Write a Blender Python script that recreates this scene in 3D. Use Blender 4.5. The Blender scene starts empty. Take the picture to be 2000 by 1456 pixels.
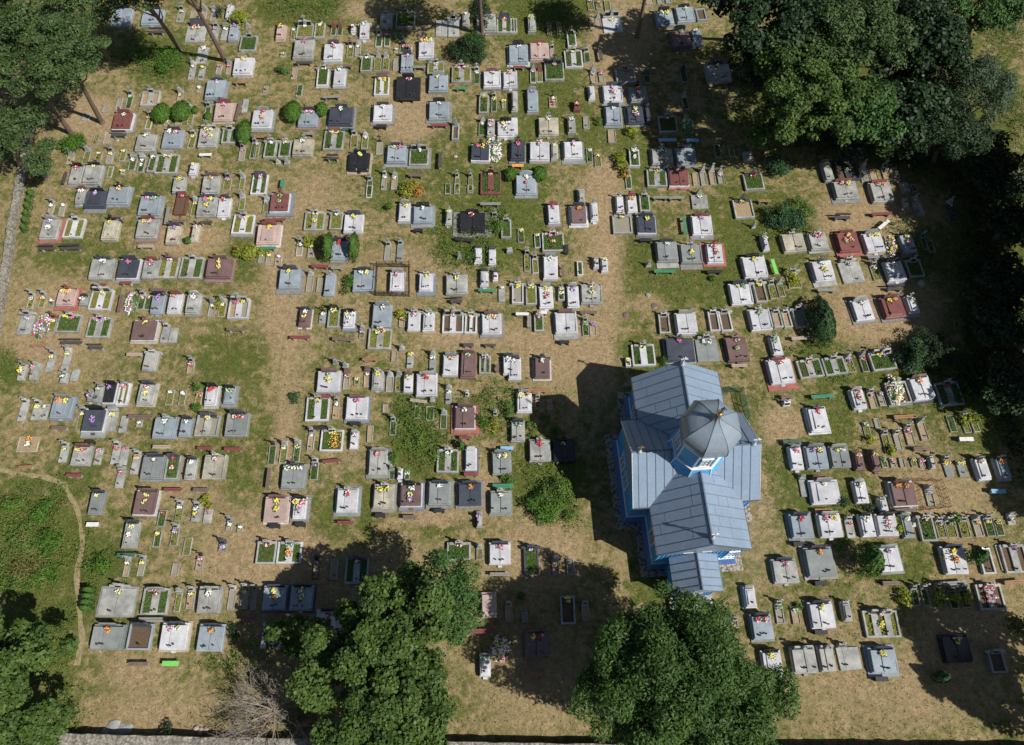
import bpy, math, random
import numpy as np
from mathutils import Vector, Matrix, Euler
R = math.radians
rnd = random.Random(7)
nrng = np.random.default_rng(11)
sc = bpy.context.scene
col = sc.collection

# ------------------------------------------------------------------ camera, world, sun, exposure
FPX, TILT, CAMH = 1522.0, 24.0, 58.0
cd = bpy.data.cameras.new('camera'); cam = bpy.data.objects.new('camera', cd); col.objects.link(cam)
cam.location = (0, 0, CAMH); cam.rotation_euler = (R(TILT), 0, 0)
cd.sensor_fit = 'HORIZONTAL'; cd.sensor_width = 36; cd.lens = FPX / 2000 * 36
cd.clip_start = .5; cd.clip_end = 3000
sc.camera = cam
SUN = Vector((.88, -.475, 1.075)).normalized()
w = bpy.data.worlds.new('World'); sc.world = w; w.use_nodes = True
nt = w.node_tree; bg = nt.nodes['Background']
sky = nt.nodes.new('ShaderNodeTexSky'); sky.sky_type = 'NISHITA'; sky.sun_disc = False
sky.sun_elevation = math.asin(SUN.z); sky.sun_rotation = math.atan2(SUN.x, SUN.y)
nt.links.new(sky.outputs[0], bg.inputs[0]); bg.inputs[1].default_value = .05
sl = bpy.data.lights.new('sun', 'SUN'); sl.energy = 5.0; sl.angle = R(.5); sl.color = (1, .955, .88)
so = bpy.data.objects.new('sun', sl); col.objects.link(so)
so.rotation_euler = (-SUN).to_track_quat('-Z', 'Y').to_euler(); so.location = (40, -30, 80)
sc.view_settings.view_transform = 'Standard'; sc.view_settings.look = 'None'
sc.view_settings.exposure = 0.2; sc.view_settings.gamma = 1

def G(px, py, h=0.0):
    """photo pixel (2000 x 1456) -> world x, y at height h"""
    t = R(TILT); x, y, z = px - 1000, 728 - py, -FPX
    d = (x, y * math.cos(t) - z * math.sin(t), y * math.sin(t) + z * math.cos(t))
    s = (h - CAMH) / d[2]
    return (d[0] * s, d[1] * s)
def SC(px, py):            # metres per photo pixel (x, y) on the ground
    a = G(px - 5, py); b = G(px + 5, py); c = G(px, py - 5); d = G(px, py + 5)
    return (b[0] - a[0]) / 10, (c[1] - d[1]) / 10

# ------------------------------------------------------------------ materials
MATS = {}
def newmat(name):
    m = bpy.data.materials.new(name); m.use_nodes = True
    n = m.node_tree; b = n.nodes['Principled BSDF']; MATS[name] = m
    return m, n, b
def nd(n, t, **k):
    o = n.nodes.new(t)
    for a, v in k.items(): setattr(o, a, v)
    return o
def noise(n, scale, detail=3, rough=.6, coord='Object', vec=None):
    t = nd(n, 'ShaderNodeTexNoise'); t.inputs['Scale'].default_value = scale
    t.inputs['Detail'].default_value = detail; t.inputs['Roughness'].default_value = rough
    if vec is None:
        tc = nd(n, 'ShaderNodeNewGeometry'); n.links.new(tc.outputs['Position'], t.inputs['Vector'])
    else: n.links.new(vec, t.inputs['Vector'])
    return t.outputs['Fac']
def ramp(n, fac, a, b, c0=(0, 0, 0, 1), c1=(1, 1, 1, 1)):
    r = nd(n, 'ShaderNodeValToRGB'); r.color_ramp.elements[0].position = a; r.color_ramp.elements[1].position = b
    r.color_ramp.elements[0].color = tuple(c0)[:3] + (1,); r.color_ramp.elements[1].color = tuple(c1)[:3] + (1,)
    n.links.new(fac, r.inputs[0]); return r.outputs[0]
def mix(n, fac, a, b, mode='MIX'):
    m = nd(n, 'ShaderNodeMix', data_type='RGBA', blend_type=mode)
    for s, v in ((m.inputs[0], fac), (m.inputs[6], a), (m.inputs[7], b)):
        if isinstance(v, (int, float)): s.default_value = v
        elif isinstance(v, tuple): s.default_value = v[:3] + (1,)
        else: n.links.new(v, s)
    return m.outputs[2]
def math_(n, op, a, b=0.0, clamp=False):
    m = nd(n, 'ShaderNodeMath', operation=op, use_clamp=clamp)
    for s, v in ((m.inputs[0], a), (m.inputs[1], b)):
        if isinstance(v, (int, float)): s.default_value = v
        else: n.links.new(v, s)
    return m.outputs[0]
def bump(n, b, h, strength=.3, dist=.02):
    u = nd(n, 'ShaderNodeBump'); u.inputs['Strength'].default_value = strength; u.inputs['Distance'].default_value = dist
    n.links.new(h, u.inputs['Height']); n.links.new(u.outputs[0], b.inputs['Normal'])
def stone(name, c, rough=.35, speck=.35, stain=.25, spec=.5):
    m, n, b = newmat(name)
    oi = nd(n, 'ShaderNodeObjectInfo')
    f1 = noise(n, 45, 2, .7); f2 = noise(n, 1.3, 4, .65)
    c = Vector(c)
    col1 = ramp(n, f1, .35, .68, c * (1 - speck * .55), c * (1 + speck * .45))
    st = ramp(n, f2, .38, .66, (1 - stain, 1 - stain * .95, 1 - stain * .9), (1.04, 1.04, 1.04))
    o = mix(n, 1.0, col1, st, 'MULTIPLY')
    rv = math_(n, 'ADD', math_(n, 'MULTIPLY', oi.outputs['Random'], .24), .88)
    o = mix(n, 1.0, o, rv, 'MULTIPLY')
    n.links.new(o, b.inputs['Base Color']); b.inputs['Roughness'].default_value = rough
    b.inputs['Specular IOR Level'].default_value = spec
    return m
STC = dict(W=((.56, .56, .585), .28), L=((.37, .37, .345), .75), G=((.255, .275, .27), .3), B=((.30, .345, .385), .25),
           A=((.065, .074, .095), .22), K=((.028, .028, .031), .18), R=((.215, .085, .075), .3), M=((.185, .118, .113), .3),
           P=((.50, .375, .335), .35), Y=((.46, .42, .33), .6))
STN = dict(W='white_granite', L='grey_concrete', G='grey_granite', B='bluish_granite', A='anthracite_granite', K='black_granite',
           R='red_granite', M='brown_granite', P='pink_granite', Y='cream_terrazzo')
for k, (c, r) in STC.items():
    stone(STN[k], c, r, .5 if r < .5 else .3, .22 if r < .5 else .42)
def SM(k): return MATS[STN[k]]
def plain(name, c, rough=.6, metal=0.0, var=.2, scale=6.0):
    m, n, b = newmat(name); c = Vector(c)
    f = noise(n, scale, 3, .6)
    n.links.new(ramp(n, f, .3, .7, c * (1 - var), c * (1 + var)), b.inputs['Base Color'])
    b.inputs['Roughness'].default_value = rough; b.inputs['Metallic'].default_value = metal
    return m
plain('plaque_black', (.012, .012, .014), .12); plain('iron', (.03, .022, .018), .6); plain('rust', (.16, .07, .035), .8)
plain('glass_dark', (.03, .03, .035), .15); plain('lantern_cap', (.10, .09, .075), .3, .6); plain('lantern_red', (.22, .02, .02), .15)
plain('soil', (.10, .065, .04), .95, 0, .5, 14); plain('sand', (.30, .222, .135), .95, 0, .25, 9)
plain('gravel', (.24, .22, .17), .95, 0, .45, 30)
plain('bed_green', (.05, .075, .018), .95, 0, .6, 18); plain('bed_dry', (.14, .13, .035), .95, 0, .5, 14); plain('bed_rust', (.17, .09, .03), .95, 0, .6, 25)
plain('trunk_bark', (.10, .08, .062), .9, 0, .45, 9); plain('pine_bark', (.15, .105, .08), .9, 0, .4, 7)
plain('dead_wood', (.23, .195, .165), .9, 0, .3, 8)
FLC = dict(w=('flower_white', (.75, .75, .70)), p=('flower_pink', (.62, .16, .30)), v=('flower_violet', (.38, .20, .52)), y=('flower_yellow', (.72, .62, .10)),
           r=('flower_red', (.55, .04, .06)), o=('flower_orange', (.72, .28, .06)), g=('flower_green', (.20, .36, .16)))
for k, (nm, c) in FLC.items(): plain(nm, c, .7, 0, .18, 20)
plain('flower_leaf', (.05, .11, .03), .6, 0, .4, 20)
BEN = dict(D=('bench_dark', (.07, .06, .058)), N=('bench_brown', (.15, .10, .085)), O=('bench_orange_brown', (.28, .14, .07)), R=('bench_red', (.19, .05, .05)),
           G=('bench_grey', (.22, .22, .20)), K=('bench_black', (.02, .02, .023)), E=('bench_green', (.045, .22, .12)), F=('bench_dark_green', (.05, .12, .09)),
           L=('bench_white', (.62, .62, .60)), T=('bench_tan', (.36, .29, .22)), Y=('bench_yellow', (.65, .32, .05)), B=('bench_blue', (.20, .42, .62)), Z=('bench_lime', (.17, .52, .10)))
for k, (nm, c) in BEN.items(): plain(nm, c, .65, 0, .2, 12)
# paving: small blocks
def paving(name, c, s=4.0):
    m, n, b = newmat(name)
    g = nd(n, 'ShaderNodeNewGeometry')
    br = nd(n, 'ShaderNodeTexBrick'); br.inputs['Scale'].default_value = s; br.inputs['Mortar Size'].default_value = .02
    br.inputs['Row Height'].default_value = .5; br.inputs['Brick Width'].default_value = .9
    c = Vector(c); br.inputs['Color1'].default_value = (*(c * .88), 1); br.inputs['Color2'].default_value = (*(c * 1.1), 1); br.inputs['Mortar'].default_value = (*(c * .6), 1)
    n.links.new(g.outputs['Position'], br.inputs['Vector'])
    f = noise(n, 3, 4, .6); o = mix(n, 1.0, br.outputs['Color'], ramp(n, f, .3, .7, (.8, .8, .8), (1.1, 1.1, 1.08)), 'MULTIPLY')
    n.links.new(o, b.inputs['Base Color']); b.inputs['Roughness'].default_value = .8
for k, c in dict(W=(.5, .5, .5), L=(.30, .28, .25), G=(.21, .21, .205), B=(.16, .19, .24), A=(.12, .125, .15), R=(.33, .11, .09), M=(.24, .16, .15), Y=(.38, .33, .24)).items():
    paving('paving_' + STN[k].split('_')[0], c)
def PAV(k): return MATS['paving_' + STN[k].split('_')[0]]

def foliage(name, dark, light, dry=None, trans=.25, scale=1.2):
    m, n, b = newmat(name)
    at = nd(n, 'ShaderNodeAttribute', attribute_name='tint'); f = noise(n, scale, 3, .6)
    fac = math_(n, 'ADD', math_(n, 'MULTIPLY', at.outputs['Fac'], .65), math_(n, 'MULTIPLY', f, .5), True)
    o = ramp(n, fac, .15, .95, dark, light)
    if dry:
        o = mix(n, ramp(n, noise(n, .45, 2, .5), .52, .68), o, dry)
    n.links.new(o, b.inputs['Base Color']); b.inputs['Roughness'].default_value = .55
    b.inputs['Specular IOR Level'].default_value = .25
    tr = nd(n, 'ShaderNodeBsdfTranslucent'); n.links.new(o, tr.inputs[0])
    ms = nd(n, 'ShaderNodeMixShader'); ms.inputs[0].default_value = trans
    n.links.new(b.outputs[0], ms.inputs[1]); n.links.new(tr.outputs[0], ms.inputs[2])
    n.links.new(ms.outputs[0], n.nodes['Material Output'].inputs[0])
foliage('maple_leaves', (.022, .054, .012), (.11, .175, .038))
foliage('ash_leaves', (.02, .055, .013), (.085, .155, .034), scale=.6)
foliage('locust_leaves', (.026, .07, .017), (.075, .155, .038))
foliage('pine_needles', (.02, .048, .015), (.082, .128, .038), trans=.08)
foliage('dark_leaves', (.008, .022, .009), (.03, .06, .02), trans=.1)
foliage('willow_leaves', (.018, .04, .018), (.08, .12, .06), trans=.15)
foliage('shrub_leaves', (.035, .085, .012), (.11, .22, .03))
foliage('thuja_leaves', (.03, .075, .014), (.085, .17, .03), trans=.1)
foliage('blue_leaves', (.014, .045, .018), (.05, .115, .04), trans=.1)
foliage('yellow_leaves', (.12, .17, .015), (.36, .38, .04))
foliage('lily_leaves', (.10, .17, .015), (.32, .34, .04), (.38, .21, .05))
foliage('weed_leaves', (.04, .085, .016), (.15, .25, .045), (.15, .15, .045))
foliage('grass_blades', (.05, .062, .017), (.24, .22, .085), (.34, .275, .155), .15, .5)
foliage('dry_leaves', (.10, .085, .035), (.24, .19, .09))

# ------------------------------------------------------------------ mesh building
class MB:
    def __init__(s): s.v = []; s.f = []; s.m = []; s.mats = []; s.cur = 0
    def mat(s, m):
        if m not in s.mats: s.mats.append(m)
        s.cur = s.mats.index(m); return s
    def add(s, vs, fs):
        o = len(s.v); s.v += [tuple(p) for p in vs]; s.f += [tuple(o + i for i in f) for f in fs]; s.m += [s.cur] * len(fs)
    def box(s, x0, y0, z0, x1, y1, z1, ch=0.0, M=None):
        if ch:
            vs = [(x0, y0, z0), (x1, y0, z0), (x1, y1, z0), (x0, y1, z0), (x0, y0, z1 - ch), (x1, y0, z1 - ch), (x1, y1, z1 - ch), (x0, y1, z1 - ch),
                  (x0 + ch, y0 + ch, z1), (x1 - ch, y0 + ch, z1), (x1 - ch, y1 - ch, z1), (x0 + ch, y1 - ch, z1)]
            fs = [(3, 2, 1, 0), (0, 1, 5, 4), (1, 2, 6, 5), (2, 3, 7, 6), (3, 0, 4, 7), (4, 5, 9, 8), (5, 6, 10, 9), (6, 7, 11, 10), (7, 4, 8, 11), (8, 9, 10, 11)]
        else:
            vs = [(x0, y0, z0), (x1, y0, z0), (x1, y1, z0), (x0, y1, z0), (x0, y0, z1), (x1, y0, z1), (x1, y1, z1), (x0, y1, z1)]
            fs = [(3, 2, 1, 0), (0, 1, 5, 4), (1, 2, 6, 5), (2, 3, 7, 6), (3, 0, 4, 7), (4, 5, 6, 7)]
        if M is not None: vs = [M @ Vector(p) for p in vs]
        s.add(vs, fs); return s
    def prism(s, poly, a, b, axis='z', M=None):
        n = len(poly)
        def P(p, t): return {'z': (p[0], p[1], t), 'y': (p[0], t, p[1]), 'x': (t, p[0], p[1])}[axis]
        vs = [P(p, a) for p in poly] + [P(p, b) for p in poly]
        if M is not None: vs = [M @ Vector(p) for p in vs]
        fs = [tuple(range(n))[::-1], tuple(range(n, 2 * n))] + [(i, (i + 1) % n, n + (i + 1) % n, n + i) for i in range(n)]
        s.add(vs, fs); return s
    def tube(s, pts, rad, n=6, cap=True):
        vs = []; fs = []
        for i, p in enumerate(pts):
            p = Vector(p); q = Vector(pts[min(i + 1, len(pts) - 1)]) - Vector(pts[max(i - 1, 0)])
            q.normalize(); a = q.orthogonal().normalized(); b = q.cross(a)
            for k in range(n):
                t = 2 * math.pi * k / n; vs.append(p + (a * math.cos(t) + b * math.sin(t)) * rad[i])
        for i in range(len(pts) - 1):
            for k in range(n): fs.append((i * n + k, i * n + (k + 1) % n, (i + 1) * n + (k + 1) % n, (i + 1) * n + k))
        if cap: fs.append(tuple(range(n))[::-1]); fs.append(tuple(range((len(pts) - 1) * n, len(pts) * n)))
        s.add(vs, fs); return s
    def lathe(s, prof, n=8, ph=0.0, c=(0, 0), cap=True):
        vs = []; fs = []
        for r, z in prof:
            for k in range(n): t = ph + 2 * math.pi * k / n; vs.append((c[0] + r * math.cos(t), c[1] + r * math.sin(t), z))
        for i in range(len(prof) - 1):
            for k in range(n): fs.append((i * n + k, i * n + (k + 1) % n, (i + 1) * n + (k + 1) % n, (i + 1) * n + k))
        if cap: fs.append(tuple(range(n))[::-1]); fs.append(tuple(range((len(prof) - 1) * n, len(prof) * n)))
        s.add(vs, fs); return s
    def blob(s, c, r, sq=1.0):
        x, y, z = c
        s.add([(x + r, y, z), (x, y + r, z), (x - r, y, z), (x, y - r, z), (x, y, z + r * sq), (x, y, z - r * sq)],
              [(0, 1, 4), (1, 2, 4), (2, 3, 4), (3, 0, 4), (1, 0, 5), (2, 1, 5), (3, 2, 5), (0, 3, 5)])
        return s
    def quad(s, a, b, c, d): s.add([a, b, c, d], [(0, 1, 2, 3)]); return s
    def build(s, name, parent=None, loc=(0, 0, 0), rz=0.0):
        me = bpy.data.meshes.new(name); me.from_pydata(s.v, [], s.f)
        for m in s.mats: me.materials.append(m)
        if len(s.mats) > 1: me.polygons.foreach_set('material_index', s.m)
        me.update(); o = bpy.data.objects.new(name, me); col.objects.link(o)
        o.parent = parent; o.location = loc; o.rotation_euler = (0, 0, rz)
        return o
def leaves(name, pts, nrm, size, aspect, mat, parent=None, loc=(0, 0, 0), tint=None):
    """leaf quads: pts Nx3, nrm Nx3"""
    n = len(pts); nrm = nrm / (np.linalg.norm(nrm, axis=1, keepdims=True) + 1e-9)
    a = nrng.normal(size=(n, 3)); u = np.cross(nrm, a); u /= np.linalg.norm(u, axis=1, keepdims=True) + 1e-9
    v = np.cross(nrm, u); sz = size * nrng.uniform(.6, 1.35, (n, 1))
    V = np.empty((n, 4, 3)); k = nrng.uniform(.3, .7, (n, 1))
    V[:, 0] = pts - u * sz; V[:, 1] = pts - v * sz * aspect + u * sz * (k - .5); V[:, 2] = pts + u * sz; V[:, 3] = pts + v * sz * aspect + u * sz * (k - .5)
    me = bpy.data.meshes.new(name); me.vertices.add(n * 4); me.loops.add(n * 4); me.polygons.add(n)
    me.vertices.foreach_set('co', V.ravel()); me.loops.foreach_set('vertex_index', np.arange(n * 4, dtype=np.int32))
    me.polygons.foreach_set('loop_start', np.arange(0, n * 4, 4, dtype=np.int32))
    at = me.attributes.new('tint', 'FLOAT', 'FACE')
    at.data.foreach_set('value', (nrng.uniform(0, 1, n) if tint is None else tint).astype(np.float32))
    me.materials.append(MATS[mat]); me.update(calc_edges=True)
    o = bpy.data.objects.new(name, me); col.objects.link(o); o.parent = parent; o.location = loc
    return o
LABELS = {}
def tag(o, label, cat, group=None, kind=None):
    o['label'] = label
    if cat: o['category'] = cat
    if group: o['group'] = group
    if kind: o['kind'] = kind
    return o
def empty(name, loc, rz=0.0):
    o = bpy.data.objects.new(name, None); col.objects.link(o); o.location = loc; o.rotation_euler = (0, 0, rz); o.empty_display_size = .3
    return o

# ------------------------------------------------------------------ ground with its cover (grass / bare soil) as its own colour, plus forest shade put in at the right
GREEN = [(1940, 500, 70, 220, 1), (1640, 150, 200, 130, .8), (1850, 300, 120, 60, .8), (320, 110, 75, 45, .9), (60, 1050, 120, 105, 1), (20, 720, 30, 35, .9), (150, 500, 90, 40, .45), (1350, 545, 120, 60, .5), (830, 850, 75, 90, .9),  # leading blobs darken the wood's floor to deepen its shade
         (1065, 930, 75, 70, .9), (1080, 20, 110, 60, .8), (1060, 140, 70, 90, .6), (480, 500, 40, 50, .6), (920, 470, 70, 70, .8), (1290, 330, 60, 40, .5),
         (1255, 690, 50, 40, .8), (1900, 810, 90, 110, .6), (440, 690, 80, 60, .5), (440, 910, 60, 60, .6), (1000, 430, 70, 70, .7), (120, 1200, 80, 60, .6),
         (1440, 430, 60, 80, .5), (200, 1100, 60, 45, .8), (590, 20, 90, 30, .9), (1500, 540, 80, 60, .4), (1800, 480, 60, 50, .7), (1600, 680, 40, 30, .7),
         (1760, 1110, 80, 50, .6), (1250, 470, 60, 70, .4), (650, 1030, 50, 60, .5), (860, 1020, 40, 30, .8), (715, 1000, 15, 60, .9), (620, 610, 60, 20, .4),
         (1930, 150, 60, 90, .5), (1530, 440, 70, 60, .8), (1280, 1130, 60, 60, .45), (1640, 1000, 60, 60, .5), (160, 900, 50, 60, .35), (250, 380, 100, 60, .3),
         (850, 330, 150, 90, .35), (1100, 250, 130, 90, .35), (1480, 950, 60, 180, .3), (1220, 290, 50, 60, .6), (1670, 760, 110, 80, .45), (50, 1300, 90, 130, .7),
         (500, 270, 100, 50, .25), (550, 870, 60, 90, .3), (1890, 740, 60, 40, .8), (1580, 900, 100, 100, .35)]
DIRT = [(560, 980, 35, 330, .6), (930, 660, 110, 30, .85), (800, 225, 60, 60, .95), (365, 470, 80, 30, .95), (110, 640, 110, 110, .7), (1100, 700, 90, 70, .75),
        (1700, 430, 120, 60, .85), (1710, 610, 120, 70, .8), (1530, 830, 45, 45, .9), (370, 950, 90, 50, .5), (860, 1010, 60, 20, .9), (1730, 1350, 220, 90, .45),
        (1050, 1330, 110, 110, .6), (560, 600, 40, 130, .6), (480, 1080, 120, 80, .5), (1170, 600, 40, 200, .6), (1200, 420, 30, 160, .5), (880, 860, 50, 60, .5),
        (1220, 50, 70, 60, .7), (180, 230, 70, 45, .8), (700, 20, 60, 20, .6), (1060, 1080, 90, 90, .7), (950, 950, 30, 60, .6), (1200, 130, 60, 90, .5),
        (270, 1310, 70, 40, .6), (1480, 1000, 40, 150, .5), (1850, 1000, 100, 60, .6), (1900, 1200, 110, 120, .6), (330, 1400, 200, 50, .5), (430, 640, 160, 40, .25),
        (240, 300, 170, 60, .2), (620, 380, 60, 60, .45), (1270, 590, 30, 20, .6), (680, 1150, 250, 120, .5), (800, 540, 180, 60, .45), (520, 460, 60, 120, .35),
        (1170, 370, 40, 60, .6), (1820, 900, 140, 80, .35), (1930, 130, 30, 60, .5)]
def cover():
    xs = np.concatenate([[-600, -300, -150, -100], np.arange(-80, 80.1, .45), [100, 150, 300, 600]])
    ys = np.concatenate([[-600, -200, -60, -25], np.arange(-14, 95.1, .45), [120, 180, 300, 600]])
    X, Y = np.meshgrid(xs, ys); nx, ny = len(xs), len(ys)
    Z = .03 * np.sin(X * .7 + 1) * np.cos(Y * .6) ; Z -= .03
    t = R(TILT); dz = -CAMH
    yc = Y * math.cos(t) + dz * math.sin(t); zc = -Y * math.sin(t) + dz * math.cos(t)
    PX = 1000 + FPX * X / -zc; PY = 728 - FPX * yc / -zc
    g = np.full(X.shape, .48); d = np.full(X.shape, .12)
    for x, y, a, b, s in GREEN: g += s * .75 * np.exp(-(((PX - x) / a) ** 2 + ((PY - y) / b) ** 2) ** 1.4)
    for x, y, a, b, s in DIRT: e = np.exp(-(((PX - x) / a) ** 2 + ((PY - y) / b) ** 2) ** 1.4); d += s * .8 * e; g -= s * .25 * e
    me = bpy.data.meshes.new('ground'); me.vertices.add(nx * ny); me.vertices.foreach_set('co', np.stack([X, Y, Z], -1).ravel())
    i = np.arange((nx - 1) * (ny - 1)); r = i // (nx - 1); c = i % (nx - 1); a = r * nx + c
    q = np.stack([a, a + 1, a + nx + 1, a + nx], -1).astype(np.int32); n = len(q)
    me.loops.add(n * 4); me.polygons.add(n); me.loops.foreach_set('vertex_index', q.ravel()); me.polygons.foreach_set('loop_start', np.arange(0, n * 4, 4, dtype=np.int32))
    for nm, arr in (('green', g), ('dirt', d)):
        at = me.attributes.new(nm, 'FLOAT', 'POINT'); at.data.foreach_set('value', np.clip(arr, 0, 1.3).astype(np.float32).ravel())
    me.update(calc_edges=True)
    o = bpy.data.objects.new('ground', me); col.objects.link(o); o['kind'] = 'structure'; o['label'] = 'dry mottled grass and bare sandy soil of the cemetery'
    m, n_, b = newmat('ground_cover'); n = n_
    n1 = noise(n, .3, 5, .65); n2 = noise(n, 1.3, 5, .7); n3 = noise(n, 5.5, 6, .8); n4 = noise(n, 17, 4, .8)
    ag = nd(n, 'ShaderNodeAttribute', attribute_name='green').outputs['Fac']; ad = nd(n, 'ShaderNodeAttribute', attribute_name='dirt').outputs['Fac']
    dry = mix(n, ramp(n, n3, .3, .7), (.17, .124, .064), (.44, .35, .215)); dry = mix(n, ramp(n, n2, .35, .7), dry, (.235, .20, .095))
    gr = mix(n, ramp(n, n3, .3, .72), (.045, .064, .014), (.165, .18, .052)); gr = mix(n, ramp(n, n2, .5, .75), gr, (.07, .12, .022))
    di = mix(n, ramp(n, n3, .3, .7), (.24, .172, .10), (.40, .31, .195))
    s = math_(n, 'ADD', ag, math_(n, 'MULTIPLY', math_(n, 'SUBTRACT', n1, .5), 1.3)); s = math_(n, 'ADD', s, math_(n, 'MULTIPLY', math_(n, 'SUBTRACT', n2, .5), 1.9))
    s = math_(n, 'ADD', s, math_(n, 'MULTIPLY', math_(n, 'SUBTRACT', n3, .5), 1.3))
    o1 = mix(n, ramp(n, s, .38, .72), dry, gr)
    s2 = math_(n, 'ADD', ad, math_(n, 'MULTIPLY', math_(n, 'SUBTRACT', n1, .5), 1.6)); s2 = math_(n, 'ADD', s2, math_(n, 'MULTIPLY', math_(n, 'SUBTRACT', n2, .5), 1.4)); s2 = math_(n, 'ADD', s2, math_(n, 'MULTIPLY', math_(n, 'SUBTRACT', n3, .5), .5))
    o2 = mix(n, ramp(n, s2, .38, .66), o1, di)
    o2 = mix(n, 1.0, o2, ramp(n, noise(n, 2.3, 5, .75), .32, .68, (.66, .66, .63), (1.28, 1.26, 1.22)), 'MULTIPLY')
    o3 = mix(n, 1.0, o2, ramp(n, n4, .3, .7, (.6, .6, .6), (1.35, 1.33, 1.28)), 'MULTIPLY')
    n.links.new(o3, b.inputs['Base Color']); b.inputs['Roughness'].default_value = .95; b.inputs['Specular IOR Level'].default_value = .1
    bump(n, b, math_(n, 'ADD', n3, math_(n, 'MULTIPLY', n4, .5)), .9, .09)
    me.materials.append(m)
    return PX, PY, X, Y, g, d
COV = cover()
def strip(name, pts, wid, mat, label):
    """ragged ground strip along a photo polyline"""
    mb = MB().mat(mat); P = []
    for (x, y) in pts: P.append(Vector((*G(x, y), 0)))
    Q = []
    for i in range(len(P) - 1):
        k = max(2, int((P[i + 1] - P[i]).length / .5))
        for j in range(k): Q.append(P[i].lerp(P[i + 1], j / k))
    Q.append(P[-1]); vs = []; fs = []
    for i, p in enumerate(Q):
        t = (Q[min(i + 1, len(Q) - 1)] - Q[max(i - 1, 0)]).normalized(); s = Vector((-t.y, t.x, 0))
        a, b = wid * rnd.uniform(.2, .7), wid * rnd.uniform(.2, .7)
        vs += [p + s * a + Vector((0, 0, .012)), p - s * b + Vector((0, 0, .012))]
    for i in range(len(Q) - 1): fs.append((2 * i, 2 * i + 1, 2 * i + 3, 2 * i + 2))
    mb.add(vs, fs); o = mb.build(name); o['kind'] = 'structure'; o['label'] = label
    return o
m_, n_, b_ = newmat('path_soil'); n_.links.new(ramp(n_, noise(n_, 3.5, 6, .8), .36, .62, (.14, .135, .05), (.33, .25, .15)), b_.inputs['Base Color']); b_.inputs['Roughness'].default_value = .95
strip('footpath', [(-10, 918), (40, 925), (90, 932), (125, 948), (148, 985), (158, 1030), (162, 1065), (152, 1110), (150, 1150), (158, 1200), (160, 1250), (150, 1300)], .42, m_,
      'narrow worn sandy footpath curving beside the green scrub')

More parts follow.
